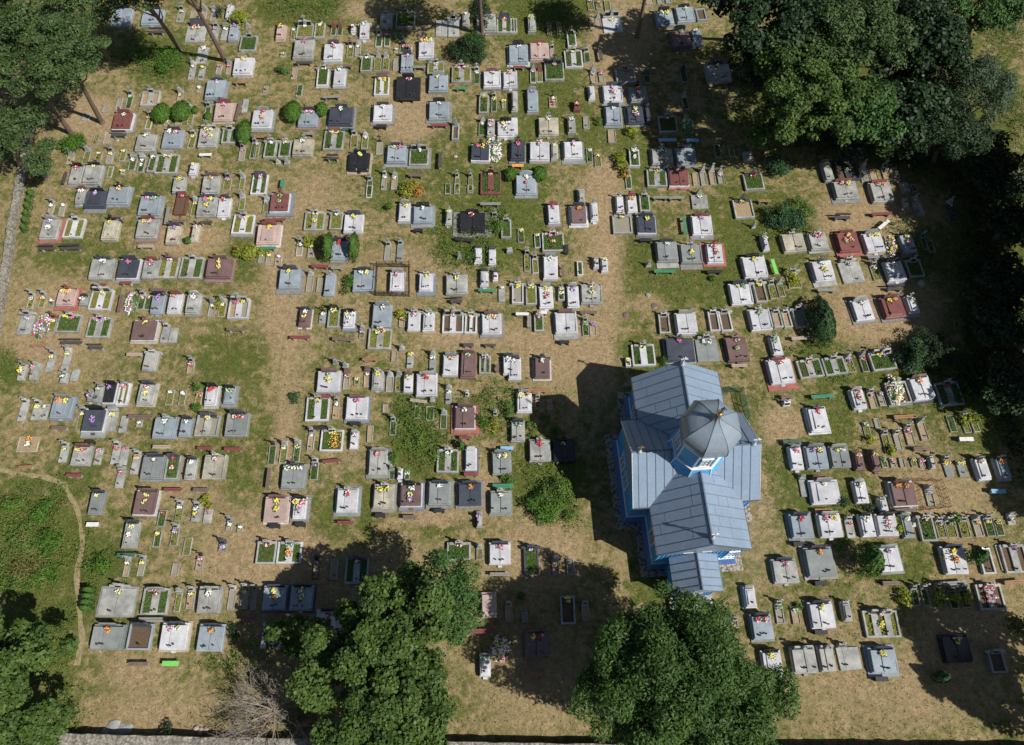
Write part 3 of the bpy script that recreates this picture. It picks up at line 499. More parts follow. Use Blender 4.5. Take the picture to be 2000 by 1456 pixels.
# ------------------------------------------------------------------ graves
CAT = '''#0 0
955 140 150 130 d B pK -
1195 140 160 115 d B pK -
1410 130 55 90 tr L cL y
1505 130 40 75 tr L - -
1590 125 40 80 tr L oL -
1665 125 40 80 tr L oL v
1795 95 50 90 s W cG p
1530 270 150 125 l L pA oo
1680 265 50 95 l L cL v
1755 270 50 95 l L qL w
1830 260 75 120 s B pK v
1945 350 130 115 fg L cL -
1580 435 85 125 l L - w
1500 570 45 110 l L oL w
1575 575 45 105 l L - y
1710 545 40 75 tr L - p
1785 545 35 75 tr L oG p
1905 525 150 130 d W cL y
1690 710 150 145 d B pA v PG12,10
1555 700 30 50 tr L - w
1750 880 140 140 d P pR p PY18,8
1915 830 42 105 l L - -
1010 800 45 105 tg L cL g
930 815 38 85 tr L - -
825 850 40 55 tr L - -
675 915 50 55 tr L - -
1180 780 140 110 gr L cL -
1405 770 40 70 tr L oL y
965 955 150 130 d R pR w PL14,10
1165 960 45 100 ty W cL oy
1300 965 35 50 tr L - y
1395 950 50 55 tr L - w
1490 920 40 105 ty L oL -
1620 890 45 105 tg L cL -
1630 1080 145 145 d L wL yy/py
1795 1070 110 115 gg L cL -
1145 1120 150 125 d L cL w
1355 1090 155 135 d B pA wp
1500 1110 50 105 ty L cL y
750 1090 42 85 ty L - -
835 1080 42 85 tr L - -
675 1235 50 95 ty L oG -
770 1225 50 75 ty L - y
858 1235 50 90 tr L cG y
960 1215 45 90 ty L - y
550 1250 50 65 tr L oG -
1035 1285 55 95 tg L qL w
1105 1295 50 105 tg L qL w/w
1195 1290 60 125 fg L qG w
1310 1290 170 145 gg L pL yy
1515 1325 60 95 s W - y
1890 1210 45 95 tr L cL p
1980 1180 45 120 tg L cG -
600 1370 95 135 s L pK r PG10,14
730 1370 130 145 d L pK y PG10,12
860 1345 38 85 ty L - -
960 1345 30 40 tr L - y
1405 1450 95 125 s L oL y
1650 1450 130 140 d L pM o
1775 1440 60 95 ty L cG p
1890 1440 40 90 ty L oL -
#1 0
195 255 65 110 s P pR y PY6,6
290 270 35 90 ty L - w
385 255 130 100 fy L wL w
500 250 80 110 fy L vA w
605 250 40 60 tg L oR -
655 250 40 60 tg L oR -
760 230 35 50 s W qM w
848 250 75 120 d W cL w
375 390 155 140 d L cG p
605 420 145 130 d W aA p
735 405 50 90 ty Y cM w
795 400 45 85 tr Y oL w
865 510 85 115 fg L cL w
950 505 55 105 ty L oL -
1015 505 50 95 ty L oL -
1095 505 45 95 tr Y - -
960 320 50 90 tg W cL p
1025 315 45 95 tg W - p
1020 160 100 95 d L cL -
1170 165 150 120 fg L cL r
1095 395 30 35 tr L - y
1150 385 55 60 tg L cA r
1205 385 35 55 s L - r
1180 500 95 130 d B pA p
1330 385 120 140 d W cK oyy
1290 250 40 60 tr L - -
525 610 90 140 fg W cL y PL6,8
655 610 95 135 s W cL w PL6,8
300 575 42 90 tr L - -
340 710 45 90 tg L - -
75 700 35 50 tr L - -
210 430 35 35 tr L - y
985 685 115 135 gy W pM yy
1190 695 190 165 d K pK p
1405 540 130 90 gy L cL w
1425 660 150 125 d B aB y
1430 870 155 135 d B pK w PG22,16
990 890 145 125 d W pA w PL20,14
50 935 150 135 d W aL r/o PL20,20
410 930 150 125 d B pA pp PM18,10
665 915 190 135 d A pA w PG20,26
610 1105 155 145 gg L pM yy
765 1110 55 100 ty L cL -
850 1115 50 95 ty L oL w
965 1160 50 95 tr L vA -
115 1175 90 130 fg L cL w
230 1175 90 125 fg L cL y
370 1160 155 130 d Y cL w/-
5 1180 40 130 ty L - v
810 1270 155 135 d K pK y PY16,16
1100 1210 150 135 d B pA yp PG18,18
1275 1235 150 130 fg L wL w PG18,18
1560 1040 55 120 fs L oL -
1640 160 60 100 s L cL y
1450 225 90 125 l L - -
1545 225 85 125 l L cL -
1800 190 155 135 d L pA - n3
1940 210 115 110 gg L pA o
1605 590 150 120 gy L cL pp
1725 610 50 100 tg L cL w
1845 625 135 120 d W pM p PA8,10
1985 630 110 120 d W cL p PA8,10
1780 825 75 135 fg L qL y
1860 820 42 110 tg L cL y
1935 815 30 70 tr L - y
1770 1010 60 100 tg L oL w
1835 1005 60 135 s L qM p/p
1950 1015 130 120 s W aK yw/m
1755 1200 145 130 d A cK py
1000 1430 40 110 tr L cL w
1080 1430 45 100 tr L oL w
1835 1440 160 165 gg R cK o
30 1450 120 150 gg W qA p
885 1470 45 110 tg L cL -
1570 1440 35 100 ty L cL -
1675 1440 35 100 ty L cL -
#2 0
155 195 65 120 s L qL y
290 225 35 95 tr Y - -
368 225 35 95 tr Y - -
15 210 50 110 gg L - -
465 315 70 115 fg W cL -
315 415 40 55 tr L cL -
215 410 150 130 d P pR o
50 430 150 140 d B aK w PW14,10
165 600 45 95 tg W oL p
215 600 45 85 ty W oR -
330 570 150 130 fg L wA o
480 470 140 130 gg W cL y
585 450 45 80 tg L cL -
615 40 50 80 ty L - v
675 40 40 60 ty L - p
745 45 45 80 ty L - -
630 180 45 75 tr Y - -
675 185 40 70 tr Y oL -
785 200 150 110 l W wL y
1190 150 140 110 d B pK wy
1350 120 140 110 d B pK y
1475 125 75 90 fs B - -
1320 310 150 130 d M aK g PA6,8
1440 290 80 100 s B - w PA6,18
1075 10 60 50 tr B - -
1155 5 45 50 tr B - -
1220 0 45 50 tr B - -
1610 575 190 130 d L pA y
635 610 45 85 tr L oL v
698 600 40 80 tr L - p
885 600 150 110 fr L cL r
620 730 50 105 s W vA -
20 800 50 160 s L - -
785 740 150 130 d W pA v/p PL16,14
985 745 135 120 d G cK o/p PL12,10
160 795 85 165 s B aB v PM6,8
320 800 60 80 tr Y vR w/r
505 835 50 60 s R qR o
790 910 125 135 d B pA w PG12,12
960 905 130 130 d A pA y/m PG12,12
580 960 45 95 tr L - -
285 995 155 140 d Y cL w
465 985 60 115 s L cL w
1060 910 40 110 s A cA -
1215 980 145 120 fg L cL w
215 1190 155 150 d W cL p
332 1190 55 120 s L cL y
475 1180 145 135 d W aK p PG14,26
5 990 80 130 s W - -
45 1185 110 140 d A cK p PG10,12
605 1215 45 110 tg L - w
670 1255 50 100 ty L - y
955 1245 80 130 fg W cL w/w
780 1065 60 100 tr L - -
1170 1230 165 125 d L cL wg PG10,18
1355 1225 150 130 d B pA - PG8,12
910 1420 45 110 tg W cL v
1130 1400 155 130 gg L cL y
1300 1395 155 135 d R qR w PR6,10
1435 1400 45 100 tr L - -
1495 1400 45 100 tr L oL -
1565 1395 45 95 tr L oL -
1630 1395 45 80 tr L oL v
1885 1430 150 120 fg L cA r
1605 1180 45 100 tg L - -
1715 1180 45 90 ty L - -
1845 1225 70 70 s L - -
110 1450 160 150 d B aB w/p PG10,16
1355 810 45 90 tg L oL -
1345 600 50 80 tg L oA -
1055 620 50 60 tg L qA -
#3 0
580 1190 50 80 tg L - o
645 1190 50 80 tg L - v
715 1200 45 70 tg L - w
460 1345 70 150 s L qG y
615 1345 170 140 gs A aK y/g
755 1370 70 110 tr L oL -
830 1375 60 100 tr Y - -
925 1365 60 100 tr Y cL w
990 1365 60 100 tr Y - -
600 1490 180 135 d L qR ry PG24,22
880 1505 165 150 d L qR ro/-
1070 1465 55 70 s L - -
1070 1585 45 65 s L - -
1170 1625 70 120 l L oL p
1440 1655 60 120 l A oL p
1140 1470 40 60 ty L - -
#0 1
395 190 42 100 tr Y cL w
485 185 42 100 tr Y - w
395 340 130 155 s L pL v/w PR28,16
585 335 150 145 gy W cL -
870 345 120 155 s Y cK y
755 105 165 130 s A pK v PG4,28
930 75 165 135 d B cK o PG14,14
640 80 80 110 s L pR w PG6,20
1175 155 165 145 d B pA pg PG16,14
1155 335 160 145 d L pR yp PM12,18
1360 385 105 145 s Y pA v
1528 370 55 130 s Y cA p
1420 150 90 150 fs R qR r
1625 165 155 150 d L pA py/y
1755 170 95 145 s W pA r
1520 180 50 110 ty L oL y
1890 140 45 90 ty L oL -
1905 305 165 145 gy W cL vy PL8,20
800 650 180 160 d L pA w
1010 650 165 155 d A pA p PL16,22
1180 650 120 145 s L pR p
1320 645 155 155 gy L cM p
1500 645 175 160 gg L cL -
1715 645 190 150 d M pM y/y PM14,22
240 910 45 95 ty Y cL w
330 905 45 95 ty Y cL o
405 910 35 65 ty L - w
525 870 140 135 d P cR yo PR20,22
660 895 60 75 s L qA w
795 895 170 155 gy W wL y
1105 910 55 110 tg L cL r
1160 910 55 110 tg L - r
1235 925 95 145 s B pK v
1370 920 100 155 s W pR r
1515 925 105 155 s L aL w PL10,8
1655 970 50 100 tr L oG w
1735 965 55 110 ty Y oL w
1870 965 160 150 gr W wL py
200 1085 105 145 l L cL v
410 1090 55 110 ty L cR y
545 1080 180 135 fg L cL yp
780 1110 180 155 gg L cL pv
1135 1130 190 165 d M cM y PY12,12
1290 1165 60 115 l L cL -
1355 1165 60 115 l L - -
1180 1370 105 155 s L cL -
1490 1420 50 90 tr Y cG r
175 1455 48 120 s L cG y/y
275 1450 55 125 s L oG p
395 1385 50 135 l L cL y
515 1380 55 170 l L oL y
585 1480 55 90 l L - -
500 1500 45 80 s L cL w
#1 1
190 135 150 145 d R cR g/g PB26,18
78 160 45 90 ty L oL v
100 380 175 150 s P pR y PW10,14
460 280 155 140 gy L cL y/y
630 280 100 130 fy L cL w
765 295 150 140 d W pA y
340 495 48 100 tr W cL g
430 505 48 100 tr L - y
655 500 130 150 d B pA r PG6,14
885 40 45 95 tg W - -
1160 205 90 140 s W aL y PL6,12
1305 225 150 130 s B pK w PG20,22
1505 245 50 120 s L oL y
1690 285 200 150 d K aK r PG50,26
1865 290 60 100 ty L cG -
1955 340 80 140 fg L cL -
1030 525 55 110 tr L cL -
1125 525 50 130 l G cL -
1735 545 60 125 s W qA -
1845 555 60 125 s W qA -
100 570 45 90 tr L - y
175 575 50 85 tr L - w
40 560 40 80 tr L - g
265 725 160 150 d B pA y PG20,36
420 765 50 130 tr Y oL -
498 775 45 110 tr Y - -
578 775 80 165 s B cB -
845 740 170 165 d B pA wy
1105 750 120 155 s W pL p
1330 755 110 140 s W cL y PB18,24
1568 770 170 150 d L cL y
1785 725 65 125 s W qA -
1870 705 40 75 s W qA -
1920 840 50 125 l L - w
385 1030 90 135 s M pA w/y PW8,12
520 1030 50 90 l G vG w
610 1035 90 150 fy B pK y/-
730 1045 90 130 s W pK yw/w PB10,18
985 1015 150 175 s B pG w
970 1200 180 155 gy L cL yo
828 1155 38 70 ty L oL v
1140 1060 45 80 tr L - p
1235 1055 100 150 s W cL p
1350 1060 90 150 s W cL w
1540 1075 165 155 gs W wL p
1680 1080 95 150 gs W cL y
1840 1080 155 160 d W pM yo PL14,16
1080 1330 45 80 tr L - -
1205 1360 50 125 l L - y
1380 1395 50 140 l G oL w
1520 1400 120 160 s W pG o PL6,6
1660 1400 120 200 s M pM g
1790 1400 90 140 gg L cL v
1975 1400 90 150 s W pA w
1500 20 45 80 tg L - -
1570 20 45 80 ty L - -
1675 20 45 60 ty L - -
#2 1
540 80 55 110 s L - -
325 225 90 145 s W pR p PM14,14
520 230 125 145 s M pA o PW14,10
640 205 58 140 s W cL -
840 145 60 120 s W cL -
935 145 80 130 s W pR o
1035 140 80 125 fg L cL -
860 305 150 140 fr L cL y
1050 305 145 140 d A pA y PA12,18
1465 125 125 105 l L oL w
1480 310 155 150 d W pR v PG14,24
70 385 50 110 tg L - y
198 425 45 110 tg W - y
320 445 170 140 fg L cL pp/o
300 640 115 180 s W pG w
530 650 45 110 fg W - -
120 600 50 130 ty L cL -
182 625 45 110 ty W cL -
655 605 42 80 s W qL y
720 615 52 110 s W - y
1210 515 165 155 d G aA w PL4,36
1395 530 165 150 d G cL -/y PL4,36
1580 530 125 150 d W cR r/r PR28,14
45 845 90 155 fr W cL y
150 855 85 150 fy L cL y
265 870 110 170 s W pL y/r
385 850 50 100 fg L cL y/w
475 870 95 170 s W aL v
620 845 165 150 d L cL o/y
210 1075 75 130 fg L cL p
420 1070 170 165 d W pM -/- PL10,36
575 1115 50 110 tg L cL g
632 1115 50 110 tr L - v
1188 1080 85 150 fs L cL -
1360 1075 165 165 d W pL -
1575 1060 80 155 fs W cL -
1665 1060 90 155 fs W cL -
1935 1045 165 165 d W cL g
1890 635 180 165 d W aK y
1785 845 170 165 d W aA yg
1935 835 90 155 fs L cL y
1805 185 150 140 fr L cA y
905 1380 40 65 fr W - y
1025 1325 180 165 gg W cL y
1310 1280 225 180 s A cA p PL10,8
1525 1285 170 170 l G cL ww
1755 1275 170 185 s M cM p/g
20 1430 100 170 s W pA w
235 1420 120 165 s M cA w PW12,8
1975 450 50 110 s W cL w
#3 1
195 445 175 140 d Y cL -
390 435 145 130 s L cL pp PL12,12
620 440 165 150 s R pR ye/oo PR18,24
820 445 150 150 d W aG yy
1085 455 105 150 s B cK y/p PM16,14
970 450 90 130 tr L - y/m
425 665 160 160 d W cA w/y PL12,30
650 675 170 160 l L cL v
840 680 60 110 ty L cL w
985 665 145 150 d W pA w PA10,36
1140 650 120 130 fg L cL -
735 970 150 160 d W aL w PG20,16
970 950 170 160 s R pR yo PG20,16
1120 930 85 130 s W cL g PG16,24
1270 470 50 90 tg L - -
1220 450 40 90 tg L cG -
37 825 55 110 ty L cL -
100 815 50 100 ty L oL -
200 740 100 110 ty Y cL y
68 1045 70 130 fr L cL -
142 1045 65 130 fr L cL -
245 1035 95 150 fr L cL -
60 1250 85 145 s W cL g
95 1450 190 190 d W pR r/- PR22,40
325 1430 190 140 gg L cL o
515 1410 175 135 gg L cL -
640 1400 60 110 ty L oL v
750 1390 50 120 tg L oL r
890 1370 190 140 fg L wL yv
1070 1410 50 60 tr L - -
#0 2
182 310 58 140 l L cL -
285 310 60 125 l L cL y
345 310 60 125 l L - y
490 275 155 165 s B pG oy PB14,12
715 190 45 70 s L qL v
780 170 75 130 s L cG g
865 165 95 160 s K pK v PG8,18
970 175 85 170 gy W cL p PL6,6
1150 170 125 165 s L pA r/y PY12,8
1328 195 55 120 ty L - w
1425 200 50 115 ty L - w
1550 205 50 100 ty Y - r
1655 185 95 155 s W pK r PL10,14
1795 180 80 130 s B pK g PL20,22
640 375 70 140 ty L cG y
742 375 170 185 s A pK -/v PG10,36
870 385 80 155 l L qL y
965 405 55 130 l L - -
1090 400 40 50 tr L - w
1295 435 175 165 d B cB w
1455 430 90 150 s B pA w
1625 420 180 165 gr L pA y
1855 410 175 180 d G pA or
500 640 60 125 l L cL y
640 650 145 155 d L pR yr
770 655 55 130 l L - p
905 645 60 145 l L cL r
970 650 60 145 l L - p
940 835 60 140 l L pL r
1060 720 60 150 l L cL o
1200 740 175 185 d G pA w PL10,14
1355 750 110 180 fg L pA r/r PL8,10
1495 755 80 170 s L pA w
1680 740 175 190 d Y cL p
760 1020 105 185 s G pA y
1145 1020 175 200 d M pM y/y
1265 1140 60 130 tg L - r
1400 1095 55 125 ty G cL w
1535 1105 65 120 l L cL w/y
1625 1120 65 115 l L - p
1025 1270 110 210 s L pA y/w
1230 1300 55 130 tg L - y
1365 1285 55 140 ty G cL v
1790 1200 45 80 tr L cL w
1875 1215 40 70 tr L - w
1740 1370 60 60 tr L cA v
1465 1360 60 140 ty L - -
1560 1490 55 110 tr L vR p
990 1530 45 130 tr L oL w
1105 1525 50 130 tr L cL y
220 560 160 120 tr Y - o/w
1370 1540 55 100 tr Y - -
#1 2
570 70 180 160 s W pM g/y PL10,8
708 70 48 120 tr Y qM r
788 65 38 60 tg L - y
868 55 48 120 tr Y qM w
950 60 90 150 s L cL y PL8,8
1045 90 55 120 tr L oL -
1115 90 55 120 ty L oL -
1190 85 75 145 s W qM y
1335 100 165 175 d W pL r
1505 190 48 110 l G oL w
485 290 180 185 gg W cL y
625 295 48 135 tr Y cL w
790 280 170 175 d W pM p PB14,20
1010 280 40 60 tr L - -
1070 435 50 110 tg L cL -
1260 310 45 100 tg L - -
1360 320 60 110 tg L - -
1465 385 50 110 tg L oL -
1635 355 160 180 d M pM w/- PR30,26
125 645 55 150 tg L vA -
215 640 55 140 ty L oL y
318 630 50 140 tg L oL y
430 540 50 140 tr L cL w
595 535 175 165 fo W cL y
768 530 65 140 s W qL v
892 480 45 130 tr L - -
295 810 180 190 d G cA wyw PG8,8
455 770 60 140 tg L cL v
955 700 145 195 d L pL p PG18,24
1060 800 40 75 tg L oL -
1125 795 42 80 s W oL -
1180 800 40 75 tg L - g
1500 695 170 180 gg L cL w
1680 680 90 170 s W qW - PA16,10
1920 710 150 180 d G pG wy
160 1070 185 200 s P pM y/y PW6,10
345 1060 100 170 s W pK yr/p PL24,20
715 1000 165 190 d W cL r PG22,24
1000 970 160 190 d Y cL yy PG14,24
1215 960 170 185 s M cK w/y/v PB14,22
1435 945 170 180 d G pA w PG20,24
1670 950 180 180 d A pA o PL20,18
1910 1015 165 180 d G cL w PL10,10
1745 1150 45 130 s L - v
85 1410 150 175 fg L cL r
265 1410 190 170 gg W cL g/o
1585 1400 185 140 fg L cL p
1745 1420 45 90 ty L oL -
1905 1415 170 175 d W pA p
#2 2
95 235 120 165 s W pG yo
200 245 40 80 ty L cL p
295 250 40 80 tr L - p
45 460 110 165 d L pA g
218 610 170 175 d L cL r
405 615 170 180 d K cK g
#2 2
150 1470 115 220 fg A cA v
#3 2
390 370 150 190 s W cA r PW14,10
700 210 105 155 s W aL r/r
815 220 55 120 tr L cL p
885 205 50 110 tr L - v
1010 165 170 170 fs L cL -/- PL10,10
1190 125 160 175 d W pM o PA6,20
1410 170 190 180 gg L cL r
770 445 50 115 ty L - g
850 395 40 75 tr L - -
925 555 55 140 ty L cL -
1015 545 50 125 tr L cL -
1105 500 60 130 tr L cL p
1210 460 60 140 tr L oL -
1435 400 55 130 tg L - -
1545 410 55 120 ty L cL o
1615 405 50 120 ty L - o
215 670 100 180 s W pG p
375 665 165 180 d B pG vy
555 660 150 170 d G pL yw
705 690 75 150 s M - o
830 690 70 160 s M oM y
905 700 45 90 ty L - g
975 705 42 75 tr L - p
1047 705 42 75 tr L - -
1135 700 42 75 ty L - y
1200 705 42 75 tr L - p
1275 705 42 100 s L cL -
1405 750 60 130 l G cL yo
1510 750 60 130 l G - yy
1665 755 100 175 s W pA o
1825 755 95 180 s B pA o
440 935 230 190 s W pL w
720 935 100 175 d W qL w
895 1030 65 105 s W cL -
1050 950 190 200 d M pM oo PY12,12
1265 980 60 130 tr L oL v
275 905 50 130 l L qL -
255 1200 165 190 d B pA r PL20,20
480 1195 180 190 d W pL py
640 1225 65 140 l L cL r
770 1195 110 180 s W pK w
925 1190 160 175 s W pK p/p PM10,10
1080 1200 90 190 s G pL w
1130 1175 35 60 s W qA -
1235 1220 120 200 fg L cL r
1350 1225 70 130 ty L cL v
1430 1225 75 130 ty L cL g
1535 1225 75 130 ty L cL -
1640 1215 65 130 tr Y oL o
1730 1210 65 140 tg L cL y
1805 1210 60 130 tg L - y
400 1480 220 230 s G pA o PL20,18
945 1455 170 200 d W pG v PL20,18
130 1550 195 190 d L pA p PL4,6
1900 1160 60 60 l L qL w
#0 3
915 335 265 210 l L cL y PG16,14
1220 335 205 205 gg L pL r
1390 340 48 150 ty L qL -
1490 320 60 140 tr L cL y
1640 325 180 200 d L wL w
1810 320 55 160 tr L cL -
1910 310 60 160 tr L cL y
1985 320 40 160 tr L cL -
848 610 250 200 d G pG o
1100 610 185 205 fs B pA -
1365 605 205 215 d W pA py PY16,14
1650 615 200 215 d B pA o
#1 3
150 305 185 195 d B pA y/o PA12,14
358 305 180 200 d B pA o/y PA12,14
140 600 185 200 d W pA -
570 500 200 220 s W pA r
1790 830 88 180 s W pG g
1820 360 120 200 s P - -
468 80 50 150 tr A cA v
610 80 55 160 tr L - -
790 95 180 200 gg B cA o
1975 430 60 130 tr L cL -
#2 3
435 400 115 220 fs L - y
100 455 45 80 tr L - -
190 665 185 210 d M pM yr
340 65 55 120 tr G oG -
455 65 55 120 tr G - -
575 420 60 120 tr L cL -
1855 300 85 170 s W qL - PY14,6
1740 510 50 60 tr L cL -
1950 530 165 200 s B pA rr PL10,16
2030 820 155 220 s W pK y
#3 3
90 430 60 150 tr L cL g
215 440 60 140 tr L - g
415 440 190 210 d W pA y/- PM20,16
610 410 70 160 s L cL -
880 510 270 210 g3 L wL p/y
280 790 190 210 d L wL -
455 780 120 200 d L wL -
592 780 90 180 l L cL -
675 775 85 175 l L - -
890 790 200 200 d B pA y PB20,30
1460 700 210 220 d K pA y
1730 300 200 200 gs L cL pp/pp
1780 800 120 180 fs L cL -
1150 300 50 130 tg L cL -
1230 300 50 130 tg L cL -
1345 290 60 140 tg L cL -
1445 320 60 140 tg L cL -
1540 310 70 140 tg L cL -
1450 10 180 220 d W pA y/o
1700 20 100 200 fs W cA r
1830 -10 60 200 tr Y - -
1920 0 190 220 gs L cL v
#2 1
1065 620 40 40 h L oL -
1885 320 30 30 h L oL -
#1 1
1140 1270 45 30 h L oL -
700 1405 45 30 h L oL -
625 1380 45 30 h L oL -
1590 560 35 30 h L oL -
1982 515 50 30 h L qL -
#1 0
175 1275 35 30 h L oL -
245 1275 40 30 h L oL -
#0 0
1940 215 45 30 h L oL -
#1 2
1380 225 40 30 h L qL -
1650 175 35 30 h L cW -
1870 325 45 30 h L cL -
#3 2
140 250 80 40 h L cW -'''
ROT = [(60, 400, 0), (100, 1200, -1), (300, 700, -1), (300, 100, 0), (600, 400, 0), (600, 1000, 0), (1000, 300, 0), (950, 700, 0), (1150, 570, 1), (1250, 690, 2), (1340, 500, 0),
       (1475, 520, 5), (1340, 150, 6), (1250, 300, 0), (1550, 480, 6), (1640, 385, 3), (1590, 720, 8), (1720, 600, 7), (1850, 770, 8), (1780, 480, 7), (1600, 900, 2),
       (1750, 960, 2), (1850, 850, 5), (1600, 1200, 2), (1720, 1220, 2), (1960, 1080, 2), (1650, 1270, 3), (1900, 1150, 2), (1500, 1250, 2)]
def grot(x, y):
    a = b = 0.0
    for p, q, r in ROT: w_ = 1 / ((p - x) ** 2 + (q - y) ** 2 + 400) ** 1.5; a += w_ * r; b += w_
    return R(a / b)
LAND = [(60, 60, "beneath the top-left pines"), (260, 20, "in pine shade at the top left"), (400, 50, "beside the leaning pine trunk"), (440, 150, "below the leaning pine"), (290, 190, "right of the pine trunks"),
        (350, 260, "by the clipped green balls"), (160, 350, "near the lower-left pine"), (440, 300, "beside the left clipped bush"), (600, 60, "under the weedy top edge"), (630, 140, "by the tall twin kerbs"), (720, 100, "beside the leafless top path"),
        (600, 235, "between the clipped bushes"), (770, 60, "on the upper middle lawn"), (800, 170, "around the upper sandy square"), (880, 50, "near the single upright pine"), (930, 150, "below the dark top bush"), (970, 240, "above the great wreath heap"),
        (990, 330, "near the yellow bench"), (800, 320, "by the orange flower bed"), (1040, 80, "on the green top lawn"), (1110, 130, "by the tall kerbed cross"), (1180, 60, "by the top sand patch"), (1350, 60, "in shade at the top right"), (1230, 200, "at the right forest edge"),
        (1140, 280, "right of the white tomb row"), (1330, 300, "near the pale blue benches"), (1380, 380, "by the red tomb near forest"), (1650, 350, "on the right sandy clearing"), (1780, 400, "at the dark forest margin"),
        (60, 430, "beside the left stone wall"), (110, 580, "by the wall's flower heap"), (230, 400, "left of the bench-lined aisle"), (370, 400, "in the upper left rows"), (490, 420, "around the red granite tomb"), (270, 520, "in the left long row"),
        (340, 590, "below the left long row"), (300, 660, "around the lone brown tomb"), (450, 600, "left of the worn path"), (640, 440, "near the twin cypresses"), (580, 560, "right of the worn path"), (780, 560, "by the iron-fenced tomb"),
        (680, 620, "in the middle left rows"), (820, 430, "around the striped dark tomb"), (920, 430, "by the big black tomb"), (860, 630, "above the sandy crossing"), (960, 600, "beside the sandy crossing"), (950, 500, "in the tall middle grass"),
        (1080, 430, "in the centre-right rows"), (1070, 580, "in the crowded middle row"), (1200, 410, "left of the dark plaza tomb"), (1370, 500, "by the pink-paved tomb"), (1340, 640, "above the church roof"), (1300, 690, "touching the church's upper gable"),
        (1480, 560, "by the lime bench"), (1560, 600, "left of the round dark shrub"), (1560, 480, "right of the leafy bush"), (1700, 490, "in the right upper block"), (1720, 610, "on the wide grey paving"), (1600, 720, "right of the church gable"),
        (30, 740, "at the far left edge"), (220, 790, "on the dark shared paving"), (350, 840, "in the left lower rows"), (430, 800, "by the red benches left"), (130, 900, "above the curved footpath"), (320, 920, "between red benches lower left"),
        (280, 1030, "right of the curved footpath"), (400, 1040, "on the bare lower left ground"), (620, 780, "beside the green wire heap"), (740, 760, "in the middle lower rows"), (560, 900, "by the marigold grave"), (900, 820, "around the red-paved tomb"),
        (760, 860, "in the weedy middle patch"), (850, 970, "in the wide paved row"), (580, 1000, "below the marigold grave"), (960, 760, "left of the church shadow"), (1040, 850, "inside the church shadow edge"), (900, 1080, "above the maple crown"),
        (990, 970, "left of the leafy bushes"), (1050, 1100, "in the lower tree shade"), (1540, 820, "right of the church porch roof"), (1700, 780, "in the right middle block"), (1850, 780, "by the dark right shrub"), (1780, 830, "among the tilted kerbs right"),
        (1600, 900, "right of the church transept"), (1780, 900, "in the small kerb row"), (1930, 900, "at the far right edge"), (1600, 960, "near the small red bench"), (1760, 980, "by the wire-fenced plot"), (1580, 1030, "on the right lower lawn"),
        (1700, 1030, "above the green conifer"), (1880, 1030, "in the right kerbed row"), (220, 1180, "by the four small cypresses"), (380, 1180, "in the lower left corner"), (560, 1150, "left of the maple crown"), (980, 1250, "between the two big trees"),
        (1470, 1230, "right of the ash crown"), (1600, 1200, "in the lower right block"), (1720, 1260, "at the lower right end"), (1880, 1100, "below the right kerbed row"), (1850, 1180, "among the orange lilies"), (1900, 1270, "in the lower right shade")]
def land(x, y): return min(LAND, key=lambda l: (l[0] - x) ** 2 + (l[1] - y) ** 2)[2]
CN = dict(W='pale granite', L='grey concrete', G='grey granite', B='bluish granite', A='charcoal granite', K='black granite', R='red granite', M='brown granite', P='pink granite', Y='cream stone')
FN = dict(w='white', p='pink', v='violet', y='yellow', r='red', o='orange', g='green', m='mixed')
def cross(mb, x, y, z, h, t=.05, arm=.36):
    mb.box(x - t, y - t * .8, z, x + t, y + t * .8, z + h); mb.box(x - arm / 2, y - t * .79, z + h * .6, x - t, y + t * .79, z + h * .6 + t * 2); mb.box(x + t, y - t * .79, z + h * .6, x + arm / 2, y + t * .79, z + h * .6 + t * 2)
